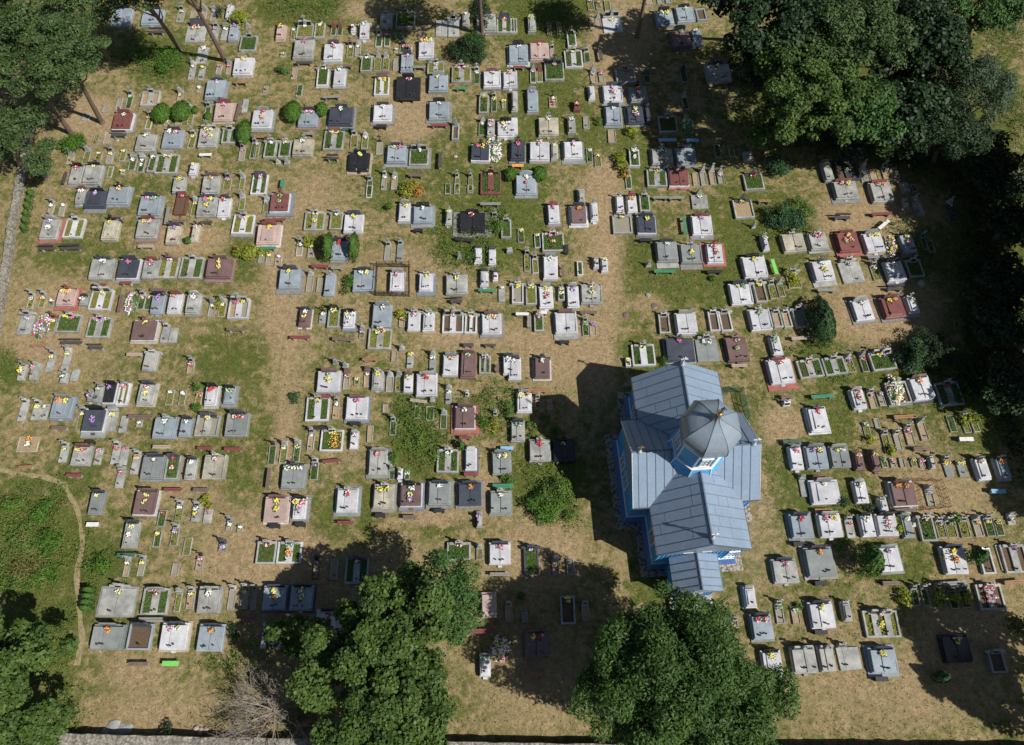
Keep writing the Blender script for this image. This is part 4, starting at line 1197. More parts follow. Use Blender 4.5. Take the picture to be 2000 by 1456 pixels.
def headstone(P, typ, c, W, y, g):
    """adds headstone parts: P(name, mb, parent)"""
    m = SM({'V': 'R', 'O': 'R'}.get(c, c)); hw = W / 2; big = W > .95
    sub = []
    h = MB().mat(m)
    if typ in 'pqa':
        ww = min(W * .72, 1.15) / 2 if typ != 'q' else W * .36; hh = {'p': g.uniform(.42, .62), 'a': g.uniform(.5, .68), 'q': .34}[typ] * (1 if big else .85); t = .1 if typ != 'q' else .12
        h.box(-ww - .06, y - .13, .0, ww + .06, y + .13, .36, .02)
        M = Matrix.Translation((0, y + .02, .36)) @ Matrix.Rotation(R(-6 if typ != 'q' else -20), 4, 'X')
        if typ == 'a':
            n = 8; pl = [(-ww, 0), (ww, 0)] + [(ww * math.cos(math.pi * i / n), hh * .7 + hh * .3 * math.sin(math.pi * i / n)) for i in range(n + 1)]
        else:
            v = g.choice((0, 1, 2)); s = hh * .12
            pl = [(-ww, 0), (ww, 0), (ww, hh), (-ww, hh)] if v == 0 else [(-ww, 0), (ww, 0), (ww, hh - s), (ww * .3, hh), (-ww * .4, hh - s * .3), (-ww, hh - s * 1.4)] if v == 1 else [(-ww, 0), (ww, 0), (ww, hh - s), (ww - .12, hh), (-ww + .12, hh), (-ww, hh - s)]
        h.prism([(a, b) for a, b in pl][::-1], -t / 2, t / 2, 'y', M)
        if typ == 'p' and g.random() < .45:
            k = MB().mat(MATS['iron'] if c in 'AKMR' else m); cross(k, -ww * .55 if g.random() < .6 else ww * .6, y + .06, .36 + hh * .8, .4, .03, .26); sub.append(('cross', k))
    elif typ == 'c':
        ww = min(.52, W * .6) / 2
        h.box(-ww - .05, y - .17, 0, ww + .05, y + .17, .32 if big else .2, .02); z = .32 if big else .2
        h.add([(-ww, y - .13, z), (ww, y - .13, z), (ww, y + .13, z), (-ww, y + .13, z), (-ww, y - .02, z + .3), (ww, y - .02, z + .3), (ww, y + .13, z + .34), (-ww, y + .13, z + .34)],
              [(0, 1, 5, 4), (1, 2, 6, 5), (2, 3, 7, 6), (3, 0, 4, 7), (4, 5, 6, 7)])
        if big:
            for s in (-1, 1): h.box(s * (ww + .25) - .2, y - .1, 0, s * (ww + .25) + .2, y + .1, .36, .02)
        k = MB().mat(m); cross(k, 0, y + .06, z + .32, g.uniform(.42, .6), .045, .33); sub.append(('cross', k))
        p = MB().mat(MATS['plaque_black']); q = .8; o = .006
        p.add([(-ww * q, y - .115 - o, z + .05), (ww * q, y - .115 - o, z + .05), (ww * q, y - .035 - o, z + .27), (-ww * q, y - .035 - o, z + .27),
               (-ww * q, y - .09, z + .05), (ww * q, y - .09, z + .05), (ww * q, y - .01, z + .27), (-ww * q, y - .01, z + .27)], [(0, 1, 2, 3), (1, 0, 4, 5), (2, 1, 5, 6), (3, 2, 6, 7), (0, 3, 7, 4)])
        sub.append(('plaque', p))
    elif typ == 'o':
        b = min(.2, W * .4) if W > .3 else .14; z = g.uniform(.55, .85)
        h.box(-b - .05, y - b * .8 - .05, 0, b + .05, y + b * .8 + .05, .22, .02)
        h.add([(-b, y - b * .8, .22), (b, y - b * .8, .22), (b, y + b * .8, .22), (-b, y + b * .8, .22), (-b * .5, y - b * .4, z), (b * .5, y - b * .4, z), (b * .5, y + b * .4, z), (-b * .5, y + b * .4, z)],
              [(0, 1, 5, 4), (1, 2, 6, 5), (2, 3, 7, 6), (3, 0, 4, 7), (4, 5, 6, 7)])
        k = MB().mat(m); cross(k, 0, y, z, .38, .035, .26); sub.append(('cross', k))
    elif typ == 'v':
        h = MB().mat(MATS['iron']).box(-.1, y - .1, 0, .1, y + .1, .18); cross(h, 0, y, .15, .85, .03, .45)
    elif typ == 'w':
        ww = min(W * .38, .7)
        h.box(-ww - .15, y - .17, 0, ww + .15, y + .17, .36, .02)
        for s in (-1, 1):
            a, b = s * .14, s * ww; a, b = min(a, b), max(a, b)
            h.add([(a, y - .13, .36), (b, y - .13, .36), (b, y + .13, .36), (a, y + .13, .36), (a, y, .76), (b, y, .76), (b, y + .13, .79), (a, y + .13, .79)], [(0, 1, 5, 4), (1, 2, 6, 5), (2, 3, 7, 6), (3, 0, 4, 7), (4, 5, 6, 7)])
            p = MB().mat(MATS['plaque_black']); e = .04
            p.add([(a + e, y - .126, .41), (b - e, y - .126, .41), (b - e, y - .02, .72), (a + e, y - .02, .72)], [(0, 1, 2, 3)])
            p.v = [(x, yy - .008, zz) for x, yy, zz in p.v]; p.add([(x, yy + .02, zz) for x, yy, zz in p.v], [(3, 2, 1, 0)]); p.f += [(0, 4, 5, 1), (1, 5, 6, 2), (2, 6, 7, 3), (3, 7, 4, 0)]; p.m += [0] * 4
            sub.append(('plaque', p))
        h.box(-.13, y - .12, .36, .13, y + .12, .95, .02); k = MB().mat(m); cross(k, 0, y, .95, .6, .055, .42); sub.append(('cross', k))
    o = P('headstone', h, None)
    for nm, mb in sub: P(nm, mb, o)
def bed(P, inf, x0, y0, x1, y1, z, g, par=None):
    mt = {'g': 'bed_green', 's': 'soil', 'r': 'sand' if g.random() < .6 else 'gravel', 'y': 'bed_dry', 'o': 'bed_green'}[inf]
    o = P('planting_bed', MB().mat(MATS[mt]).box(x0, y0, z - .05, x1, y1, z), par)
    if inf in 'gyo':
        A = (x1 - x0) * (y1 - y0); n = max(12, int(A * (210 if inf == 'g' else 110)))
        p = np.stack([nrng.uniform(x0 + .03, x1 - .03, n), nrng.uniform(y0 + .03, y1 - .03, n), z + nrng.uniform(0, .08, n) * (2 if g.random() < .3 else 1)], -1)
        nr = nrng.normal(size=(n, 3)); nr[:, 2] = np.abs(nr[:, 2]) + .6
        leaves('plants', p, nr, .055, .6, {'g': 'shrub_leaves' if g.random() < .6 else 'weed_leaves', 'y': 'yellow_leaves', 'o': 'shrub_leaves'}[inf], o)
        if inf == 'o':
            f = MB()
            for _ in range(90):
                f.mat(MATS['flower_orange' if g.random() < .6 else 'flower_yellow']); x = g.gauss(x0 * .35 + x1 * .65, (x1 - x0) * .16); y = g.uniform(y0 + .1, y1 - .15); f.blob((min(x, x1 - .05), y, z + .14), g.uniform(.035, .06), .6)
            P('marigold_flowers', f, o)
def bouquet(mb, cols, s, g):
    for _ in range(int(13 + 9 * g.random())):
        c = g.choice(cols); c = g.choice('wpvyro') if c == 'm' else c
        mb.mat(MATS[FLC[c][0]]); a = g.uniform(0, 6.28); r = s * .8 * math.sqrt(g.random()); mb.blob((r * math.cos(a) * 1.15, r * math.sin(a) * .8, g.uniform(.08, .24)), g.uniform(.045, .075) * (s / .2) ** .5, .7)
    mb.mat(MATS['flower_leaf'])
    for _ in range(7):
        a = g.uniform(0, 6.28); r = s * g.uniform(.7, 1.25); x, y = r * math.cos(a), r * math.sin(a) * .8; d = .05; z = g.uniform(.05, .15)
        mb.add([(x * .4, y * .4, .06), (x + d * math.sin(a), y - d * math.cos(a), z), (x * 1.25, y * 1.25, z - .03), (x - d * math.sin(a), y + d * math.cos(a), z)], [(0, 1, 2, 3)])
    mb.box(-.05, -.04, 0, .05, .04, .09)
def heap(mb, rx, ry, hh, g, cols='wwwwpvyrwg', n=260):
    mb.mat(MATS['flower_leaf']).lathe([(1, 0), (.8, hh * .5), (.4, hh * .8), (.05, hh * .85)], 12)
    mb.v = [(x * rx, y * ry, z) for x, y, z in mb.v]
    k = []
    for _ in range(n):
        if not k or g.random() < .25: k = [g.choice(cols), g.uniform(0, 6.28), math.sqrt(g.random())]
        a = k[1] + g.gauss(0, .25); r = min(1.18, max(0, k[2] + g.gauss(0, .13)))
        mb.mat(MATS[FLC[k[0]][0]]).blob((rx * r * math.cos(a), ry * r * math.sin(a), hh * (1 - r * .7) + g.uniform(-.03, .09)), g.uniform(.04, .095), .5)
rows = []
tx = ty = 0
for ln in CAT.splitlines():
    if not ln.strip(): continue
    if ln[0] == '#': a = ln[1:].split(); tx, ty = int(a[0]) * 500, int(a[1]) * 364; continue
    t = ln.split(); x, y, wz, lz = map(float, t[:4])
    rows.append(dict(x=tx + x / 4, y=ty + y / 4, w=wz / 4, l=lz / 4, K=t[4], C=t[5], H=t[6], F=t[7], O=t[8:]))
CATN = dict(s='tomb', d='double tomb', l='flat slab grave', f='kerbed grave', g='kerbed plot', t='small grave frame', h='headstone')
ORD = ['', 'second', 'third', 'fourth', 'fifth', 'sixth', 'seventh', 'eighth', 'ninth', 'tenth', 'eleventh', 'twelfth', 'thirteenth']
INF = dict(g='leafy', s='bare-soil', r='sandy', y='mossy', o='marigold')
for r in rows:
    k = r['K'][0]
    inf = (INF.get(r['K'][1:], '') + ' ') if len(r['K']) > 1 and k in 'fgt' and r['K'] != 'g3' else ''
    r['kind'] = (CN[r['C']].replace('granite', '').replace('stone', '').replace('concrete', '').strip() if inf else CN[r['C']]) + ' ' + inf + CATN[k]
    r['land'] = land(r['x'], r['y']); r['id'] = r['kind'] + ' ' + r['land']
from collections import defaultdict
dd_ = defaultdict(list)
for r in rows: dd_[r['id']].append(r)
for k, v in dd_.items():
    v.sort(key=lambda r: r['x'])
    if len(v) > 1:
        for i, r in enumerate(v):
            n = len(v)
            r['id'] += ', ' + ('leftmost' if i == 0 else 'rightmost' if i == n - 1 else 'middle one' if n == 3 else ORD[i] + ' from left')
FLW = []; LAN = []
for gi, r in enumerate(rows):
    g = random.Random(gi * 7 + 3); K = r['K'][0]; inf = r['K'][1:] or 'g'
    hh = .25 if K in 'sd' else .08
    sx, sy = SC(r['x'], r['y']); f_ = 1 - hh / CAMH; W = max(.22, r['w'] * sx * f_); L = max(.3, r['l'] * sy * f_)
    rz = grot(r['x'], r['y']) + R(g.uniform(-1.2, 1.2)); px, py = G(r['x'], r['y'], hh)
    opts = {o[0]: o[1:] for o in r['O']}
    root = empty({'s': 'tomb', 'd': 'double_tomb', 'l': 'slab_grave', 'f': 'kerbed_grave', 'g': 'kerbed_grave', 't': 'small_grave_frame', 'h': 'headstone_marker'}[K], (px, py, 0), rz)
    cols = [c for c in r['F'] if c in FN]; lab = r['id']
    tag(root, lab, CATN[K], {'s': 'single granite tombs', 'd': 'double granite tombs', 'l': 'flat slab graves', 'f': 'kerbed graves', 'g': 'kerbed graves', 't': 'small old grave frames', 'h': 'lone headstones'}[K])
    def P(nm, mb, par=None):
        return mb.build(nm, par or root)
    x0, x1, y0, y1 = -W / 2, W / 2, -L / 2, L / 2; top = .1; m = SM(r['C']); jz = g.uniform(-.015, .015)
    if 'P' in opts:
        pc = opts['P'][0]; mg, bt = map(float, opts['P'][1:].split(',')); a = mg / 4 * sx; b = bt / 4 * sy; t_ = min(.25, a)
        P('paving', MB().mat(PAV(pc) if g.random() < .75 or pc in 'RM' else SM(pc)).box(x0 - a, y0 - b, -.1, x1 + a, y1 + t_, .05 + (gi % 9) * .0035))
    cap = r['C'] if r['C'] not in 'AKRM' or g.random() < .7 else 'W'
    if K == 'h': headstone(P, r['H'][0], r['H'][1] if len(r['H']) > 1 else 'L', W, 0, g); continue
    if K in 'sd':
        bh = .34 + jz; P('kerb', MB().mat(SM(cap)).box(x0, y0, -.1, x1, y1, bh, .02))
        yt = y1 - .2; e = .07; th = g.uniform(.10, .17)
        def led(a, b, z, ov=0.0):
            M = Matrix(((1, 0, 0, 0), (0, 1, 0, 0), (0, .035, 1, .035 * L / 2), (0, 0, 0, 1)))
            nb = g.random() < .45 and b - a > .35
            q = MB().mat(m)
            if nb: c_ = .07; q.prism([(a, y0 + e + .06), (a + c_, y0 + e), (b - c_, y0 + e), (b, y0 + e + .06), (b, yt), (a, yt)], bh - .05, z, 'z', M)
            else: q.box(a, y0 + e, bh - .05, b, yt, z, .022, M)
            P('ledger_slab', q)
        if K == 'd' and W > .75:
            s = x0 + W * g.choice((.38, .42, .5, .5)); gz = g.choice((0, .035, .05)); led(x0 + e, s - .015, bh + th); led(s + .015, x1 - e, bh + th + gz)
            if g.random() < .35: s2 = .09; P('side_rail', MB().mat(m).box(x1 - .13, y0 + .12, bh, x1 - .02, y1 - .05, bh + th + .09, .02))
        else:
            led(x0 + e, x1 - e, bh + th)
            if g.random() < .5 and W > .55: P('raised_panel', MB().mat(m).box(x0 + W * .22, y0 + .2, bh + th, x1 - W * .22, yt - .12, bh + th + L * .035 + .05, .02))
        if g.random() < .25: P('step', MB().mat(m).box(-.16, y0 - .17, -.05, .16, y0 - .005, .12, .01))
        top = bh + th + .03
    elif K == 'l':
        top = .13 + jz; P('slab', MB().mat(m).box(x0, y0, -.05, x1, y1, top, .015))
        if W > .8: P('slab_joint', MB().mat(MATS['soil']).box(-.012, y0 + .03, top - .01, .012, y1 - .03, top + .003))
    elif K in 'fgt':
        kw = {'f': .13, 'g': .14, 't': .055}[K]; kw = min(kw, W * .2); kh = ({'f': .28, 'g': .26, 't': .12}[K] if inf != 'o' else .25) + jz
        q = MB().mat(m); q.box(x0, y0, -.1, x1, y0 + kw, kh, .012); q.box(x0, y1 - kw, -.1, x1, y1, kh, .012)
        q.box(x0, y0 + kw, -.1, x0 + kw, y1 - kw, kh - .003, .012); q.box(x1 - kw, y0 + kw, -.1, x1, y1 - kw, kh - .003, .012); P('kerb', q)
        bx0, bx1, by0, by1 = x0 + kw, x1 - kw, y0 + kw, y1 - kw; zb = kh - (.05 if inf in 'gyo' else .12) if K != 't' else .05
        if inf == '3':
            ww = (bx1 - bx0); 
            for a, b, c_ in ((0, .2, 1), (.2, .42, 0), (.42, .62, 1), (.62, .82, 0), (.82, 1, 1)):
                if c_: bed(P, 'y', bx0 + a * ww, by0, bx0 + b * ww, by1, zb, g)
                else: P('centre_slab', MB().mat(m).box(bx0 + a * ww, by0, 0, bx0 + b * ww, by1, kh + .02, .01))
        elif K == 'g':
            cw = (bx1 - bx0) * .17; cs = m if r['C'] != 'K' else SM('A')
            P('centre_slab', MB().mat(cs).box(-cw, by0, 0, cw, by1, kh + .02, .012))
            bed(P, inf, bx0, by0, -cw, by1, zb, g); bed(P, inf, cw, by0, bx1, by1, zb, g)
        else: bed(P, inf, bx0, by0, bx1, by1, zb, g)
        top = kh if K != 't' else .08
    if r['H'] != '-': headstone(P, r['H'][0], r['H'][1], W, y1 - .1 if K in 'sdfg' else y1 + .14, g)
    # flowers and lanterns are things of their own
    M = Matrix.Translation((px, py, 0)) @ Matrix.Rotation(rz, 4, 'Z'); ri = 0
    parts = r['F'].split('/')
    for j, p in enumerate(parts):
        cs = [c for c in p if c in FN]
        for i, c in enumerate(cs):
            fx = (i - (len(cs) - 1) / 2) * min(.5, W / max(1, len(cs))) + g.uniform(-.06, .06) * (W > .6); fy = (y1 - .42 if K in 'sd' else y1 - .25) if j == 0 else (.0 if j == 1 else y0 + L * .28)
            FLW.append(dict(p=M @ Vector((fx, fy, top + (.03 if K in 'sd' and L > 1 else 0))), c=c, s=(.25 if W > .8 else .19) * g.uniform(.8, 1.25) * (1.6 if c == 'm' else 1), rz=g.uniform(0, 3), lab=lab, i=i, n=len(cs), g=gi, K=K))
    nl = int(opts['n']) if 'n' in opts else {'d': 3, 's': g.choice((1, 2, 3)), 'l': g.choice((0, 1, 2)), 'f': g.choice((0, 1)), 'g': g.choice((1, 1, 2)), 't': g.choice((0, 0, 0, 1))}[K]
    c0 = g.uniform(-.15, .15) * W
    for i in range(nl):
        fx = c0 + (i - (nl - 1) / 2) * g.uniform(.16, .22) if g.random() < .8 else g.uniform(-.35, .35) * W
        fx = max(x0 + .12, min(x1 - .12, fx)); LAN.append(dict(p=M @ Vector((fx, y0 + .3 + g.uniform(-.04, .1), top - .005)), lab=lab, i=i, n=nl, K=K, W=W))
# flower arrangements: the 300 largest as things, the rest one mass
FLW.sort(key=lambda f: -f['s']); cnt = defaultdict(list)
for f in FLW[:300]: cnt[(f['lab'], f['c'])].append(f)
for (lab, c), v in cnt.items():
    v.sort(key=lambda f: f['p'].x)
    for i, f in enumerate(v):
        MIDW = 'middle ' if len(v) == 3 else ['', 'second ', 'third ', 'fourth '][min(i, 3)]
        mb = MB(); bouquet(mb, [c, c, c, f['g'] % 3 and 'w' or c], f['s'], random.Random(hash((round(f['p'].x, 2), i)) & 65535))
        o = mb.build('flower_bouquet', None, f['p'], f['rz'])
        pre = '' if len(v) == 1 else ('left ' if i == 0 else 'right ' if i == len(v) - 1 else MIDW)
        tag(o, pre + FN[c] + ' flowers on ' + lab, 'flowers', 'grave flower bouquets')
mb = MB()
for f in FLW[300:]:
    b_ = MB(); bouquet(b_, [f['c'], f['c'], 'w'], f['s'], random.Random(int(f['p'].x * 100) & 65535))
    for mi in range(len(b_.mats)):
        mb.mat(b_.mats[mi]); fs = [q for q, m_ in zip(b_.f, b_.m) if m_ == mi]; o_ = len(mb.v)
        mb.v += [(x + f['p'].x, y + f['p'].y, z + f['p'].z) for x, y, z in b_.v]; mb.f += [tuple(o_ + k for k in q) for q in fs]; mb.m += [mb.cur] * len(fs)
if mb.v: tag(mb.build('small_flower_bouquets'), 'many small coloured flower bunches left on the lesser graves', None, None, 'stuff')
def lantern(mb, g):
    r_ = g.uniform(.045, .065); h = g.uniform(.12, .2); mb.mat(MATS['glass_dark'] if g.random() < .8 else MATS['lantern_red']).lathe([(r_, 0), (r_ * 1.1, h * .3), (r_, h)], 8); mb.mat(MATS['lantern_cap']).lathe([(r_ * 1.15, h), (r_ * .7, h + .04), (.01, h + .07)], 8, cap=False)
LAN.sort(key=lambda f: -f['W']); cnt = defaultdict(list)
for f in LAN[:300]: cnt[f['lab']].append(f)
for lab, v in cnt.items():
    v.sort(key=lambda f: f['p'].x)
    for i, f in enumerate(v):
        mb = MB(); lantern(mb, rnd); o = mb.build('grave_lantern', None, f['p'])
        pre = 'dark lantern on ' if len(v) == 1 else ('left' if i == 0 else 'right' if i == len(v) - 1 else 'middle') + ' lantern on '
        tag(o, pre + lab, 'lantern', 'grave candle lanterns')
mb = MB()
for f in LAN[300:]:
    o_ = len(mb.v); lantern(mb, rnd); mb.v[o_:] = [(x + f['p'].x, y + f['p'].y, z + f['p'].z) for x, y, z in mb.v[o_:]]
tag(mb.build('small_grave_lanterns'), 'many small dark candle lanterns standing on the lesser graves', None, None, 'stuff')
for (x, y, a, b, nm, cl, n) in [(965, 290, 14, 24, 'great mound of white wreaths between two dark tombs', 'wwwwvyrg', 340), (80, 638, 14, 24, 'mound of white and violet wreaths near the left wall', 'wwwvvprg', 340),
        (255, 592, 12, 19, 'mound of pale flowers left of the small kerbed plots', 'wwwvpwg', 200), (979, 1267, 16, 24, 'round mound of wreaths between the two big trees', 'wwwwrpgy', 340),
        (1748, 762, 15, 27, 'heap of white and orange flowers on a kerbed plot at right', 'wwwwoygv', 260), (1344, 245, 10, 20, 'dark mound with yellow and violet flowers in forest shade', 'gggyvwg', 150),
        (1741, 484, 11, 15, 'loose heap of mixed wreaths beside the bluish tomb at right', 'wwgypvo', 110), (1375, 815, 0, 0, '', '', 0)]:
    if not a: continue
    sx, sy = SC(x, y); mb = MB(); heap(mb, a * sx, b * sy, .5, random.Random(x), cl, n); px, py = G(x, y, .2)
    tag(mb.build('wreath_mound', None, (px, py, .0 if x != 1748 else .2)), nm, 'wreath mound', 'mounds of funeral wreaths')

# ------------------------------------------------------------------ benches: tile x, tile y, then zoomed x y length angle colour
BN = '''0 0 1225 250 110 0 D;0 0 1880 645 100 0 O;0 0 930 1055 110 0 D;0 0 1605 1210 95 2 L;0 0 505 1390 90 90 D;0 0 1860 870 140 87 N
1 0 375 490 130 0 D;1 0 715 515 70 3 N;1 0 1275 525 100 0 G;1 0 1118 265 75 0 F;1 0 1005 568 60 0 N;1 0 590 758 130 3 G;1 0 1180 775 110 0 K;1 0 1605 692 85 2 E;1 0 1435 980 140 0 R;1 0 980 985 80 0 K;1 0 720 1010 90 0 F
1 0 410 1045 80 0 G;1 0 600 1238 90 2 D;1 0 1440 1250 120 90 D;1 0 1250 1370 110 -3 N;1 0 20 1070 130 0 O;1 0 205 1430 60 90 E
2 0 690 420 100 95 D;2 0 55 525 90 0 R;2 0 45 1295 90 0 Y;2 0 1215 1095 140 0 B;2 0 1410 1098 100 0 B
0 1 900 235 100 0 N;0 1 1305 230 130 92 G;0 1 1395 272 95 0 N;0 1 1612 283 95 0 D;0 1 370 488 120 0 D;0 1 555 485 155 3 D;0 1 1140 470 120 0 T;0 1 985 755 80 0 R;0 1 775 770 105 0 R;0 1 940 915 130 92 N
0 1 1240 808 130 -3 N;0 1 300 1245 115 3 O;0 1 560 1222 160 0 D;0 1 750 1262 105 0 D;0 1 1050 1315 120 0 T;0 1 1840 1120 135 -3 N
1 1 95 482 120 0 E;1 1 140 262 180 3 R;1 1 500 625 130 -2 R;1 1 630 638 85 0 G;1 1 1832 138 155 0 G;1 1 1270 342 70 0 K;1 1 1625 418 140 -7 K;1 1 1805 815 130 -3 E;1 1 1565 898 90 0 D;1 1 345 1180 150 0 R
1 1 680 1195 165 -3 N;1 1 890 1352 115 0 O;1 1 1660 1240 75 0 D;1 1 1830 1243 85 0 D;1 1 1885 1420 60 90 N
2 1 1160 88 115 0 G;2 1 1285 90 115 2 G;2 1 1350 305 130 90 E;2 1 425 490 65 90 K;2 1 395 660 90 92 N;2 1 1195 665 165 0 E;2 1 1580 665 115 0 K;2 1 1045 420 95 -2 K;2 1 80 998 100 0 L;2 1 235 985 75 0 L;2 1 600 985 130 0 N
2 1 135 1060 85 90 G;2 1 410 1217 75 0 K;2 1 1775 1402 115 0 T;2 1 1975 115 95 0 O
3 1 580 245 120 0 D;3 1 890 215 155 3 R;3 1 905 300 120 40 L;3 1 50 628 115 -82 Z;3 1 855 552 150 0 G;3 1 995 802 120 0 D;3 1 460 812 140 0 G;3 1 255 1187 140 3 T;3 1 75 1352 140 3 L
0 2 460 432 120 0 N;0 2 1095 345 190 0 N;0 2 700 540 65 0 K;0 2 1262 580 135 0 T;0 2 1602 590 120 0 R;0 2 1822 598 140 0 R;0 2 195 738 105 3 O;0 2 575 802 120 0 R;0 2 1350 915 140 0 R;0 2 1570 918 120 0 N;0 2 722 1187 95 0 L
0 2 985 1425 140 0 F;1 2 545 187 60 0 R;1 2 480 432 150 3 K;1 2 590 690 140 6 R;1 2 95 828 150 90 N;1 2 775 398 85 0 K;1 2 1635 508 90 0 R;1 2 1680 795 105 0 R;1 2 700 1172 125 0 R;1 2 145 1198 80 0 K;1 2 345 1187 80 0 K
1 2 970 1115 80 0 K;1 2 1205 1130 110 0 N;1 2 1430 1078 85 0 K;1 2 1270 222 130 -8 T;1 2 1960 590 100 0 B;1 2 1930 885 160 0 E
2 2 205 140 150 0 O;3 2 430 185 180 4 E;3 2 150 190 90 0 N;3 2 195 540 150 0 F;3 2 1070 345 170 3 O;3 2 1550 520 110 0 L;3 2 1205 595 130 0 N;3 2 1800 928 110 -2 B;3 2 400 820 85 0 R;3 2 435 1078 130 0 O;3 2 1075 1075 160 3 N;3 2 250 1340 100 0 K
0 3 1080 820 150 0 N;0 3 1330 817 125 0 Z;0 3 1180 475 190 0 G;0 3 1935 465 120 0 R;1 3 1905 120 150 0 G;1 3 1770 565 210 0 R;2 3 190 900 120 0 O
3 3 965 190 130 0 N;3 3 1925 180 150 5 O;3 3 415 190 95 0 K;3 3 1460 190 190 4 G;3 3 415 573 100 0 K;3 3 890 938 100 0 K;3 3 1390 885 160 -3 O'''
BNM = dict(D='dark plank', N='brown wooden', O='orange-brown wooden', R='red painted', G='weathered grey', K='black stone', E='green painted', F='dark green', L='white', T='tan wooden', Y='yellow', B='light blue', Z='bright lime')
bl = []
for t in BN.replace('\n', ';').split(';'):
    a = t.split(); bl.append(dict(x=int(a[0]) * 500 + float(a[2]) / 4, y=int(a[1]) * 364 + float(a[3]) / 4, l=float(a[4]) / 4, a=float(a[5]), c=a[6]))
dd_ = defaultdict(list)
for b in bl: b['id'] = BNM[b['c']] + ' bench ' + land(b['x'], b['y']); dd_[b['id']].append(b)
for k, v in dd_.items():
    v.sort(key=lambda r: r['x'])
    if len(v) > 1:
        for i, r in enumerate(v): r['id'] += ', ' + ('leftmost' if i == 0 else 'rightmost' if i == len(v) - 1 else 'middle one')
for i, b in enumerate(bl):
    g = random.Random(i); sx, sy = SC(b['x'], b['y']); L = b['l'] * (sx if abs(b['a']) < 45 else sy); px, py = G(b['x'], b['y'], .42)
    root = empty('bench', (px, py, 0), R(b['a']) if abs(b['a']) < 45 else R(b['a'] + (0 if b['a'] > 0 else 0))); tag(root, b['id'], 'bench', 'benches between the graves')
    m = MATS[BEN[b['c']][0]]; D = g.uniform(.13, .17); q = MB().mat(m)
    if b['c'] in 'KLZBY': q.box(-L / 2, -D, .4, L / 2, D, .46, .01)
    else:
        n = 3 if b['c'] in 'EDF' and L > .9 else 2; s = 2 * D / n
        for k in range(n): q.box(-L / 2 - g.uniform(0, .03), -D + k * s + .012, .41, L / 2 + g.uniform(0, .03), -D + (k + 1) * s - .012, .45)
    q.build('seat', root)
    for s in (-1, 1): MB().mat(m if b['c'] in 'KG' else SM('L')).box(s * L * .36 - .05, -D * .8, -.05, s * L * .36 + .05, D * .8, .41).build('leg', root)
    if b['c'] == 'D' and g.random() < .6 and abs(b['a']) < 45: MB().mat(m).box(-L / 2, D * 1.05, .55, L / 2, D * 1.05 + .04, .68).box(-L / 2, D * 1.05, .72, L / 2, D * 1.05 + .04, .82).build('backrest', root)

# ------------------------------------------------------------------ fences
def fence(pts, h, name, label, mat, step, rails=(.15, .9), r=.012, post=1.5, closed=False):
    root = empty(name, (*G(*pts[0]), 0)); tag(root, label, 'fence'); P = [Vector((*G(*p), 0)) - Vector(root.location) for p in pts]
    if closed: P.append(P[0])
    for i in range(len(P) - 1):
        a, b = P[i], P[i + 1]; L = (b - a).length; q = MB().mat(MATS[mat]); n = max(1, int(L / step))
        for k in range(n + 1):
            p = a.lerp(b, k / n); q.tube([p, p + Vector((0, 0, h))], [r, r], 4)
        for z in rails: q.tube([a + Vector((0, 0, z * h)), b + Vector((0, 0, z * h))], [r * 1.4] * 2, 4)
        q.build('fence_panel', root)
        n = max(1, round(L / post))
        for k in range(n + (0 if i < len(P) - 2 or closed else 1)):
            p = a.lerp(b, k / n); MB().mat(MATS[mat]).tube([p, p + Vector((0, 0, h * 1.08))], [r * 2.6] * 2, 6).build('post', root)
fence([(734, 578), (800, 580), (800, 522), (738, 522)], .9, 'iron_fence', 'brown wrought iron fence round a pale tomb', 'iron', .12, (.12, .5, .92), .013, 1.4, True)
plain('wire_green', (.03, .12, .07), .5)
fence([(1408, 767), (1446, 766), (1452, 795), (1459, 820)], 1.0, 'wire_fence', 'green metal fence behind the church transept', 'wire_green', .09, (.1, .5, .95), .014, 1.2)
fence([(1786, 941), (1833, 940), (1852, 992), (1796, 998)], .6, 'wire_plot_fence', 'thin rusty wire fence round a lone small frame', 'rust', .25, (.3, .6, .95), .009, .8, True)

# ------------------------------------------------------------------ boundary walls, stones
def wallthing(name, label, pts, width, h, mat):
    P = [Vector((*G(*p), 0)) for p in pts]; root = P[0]; q = MB().mat(mat); Q = []
    for i in range(len(P) - 1):
        k = max(1, int((P[i + 1] - P[i]).length / .6)); Q += [P[i].lerp(P[i + 1], j / k) for j in range(k)]
    Q.append(P[-1]); vs = []
    for i, p in enumerate(Q):
        t = (Q[min(i + 1, len(Q) - 1)] - Q[max(i - 1, 0)]).normalized(); s = Vector((-t.y, t.x, 0)); j = rnd.uniform(-.05, .05); a, b = width / 2 + rnd.uniform(-.04, .05), width / 2 + rnd.uniform(-.04, .05); z = h + rnd.uniform(-.06, .06)
        for c, zz in ((s * a, -.2), (s * (a - .02), z), (-s * (b - .02), z + j), (-s * b, -.2)): vs.append(p + c + Vector((0, 0, zz)) - root)
    fs = []
    for i in range(len(Q) - 1):
        for k in range(3): fs.append((i * 4 + k, i * 4 + k + 1, i * 4 + 5 + k, i * 4 + 4 + k))
    fs += [(3, 2, 1, 0), tuple(range(len(vs) - 4, len(vs)))]
    q.add(vs, fs); o = q.build(name, None, root); tag(o, label, 'wall')
m, n, b = newmat('rubble_wall')
vo = nd(n, 'ShaderNodeTexVoronoi'); g_ = nd(n, 'ShaderNodeNewGeometry'); n.links.new(g_.outputs['Position'], vo.inputs['Vector']); vo.inputs['Scale'].default_value = 5.5
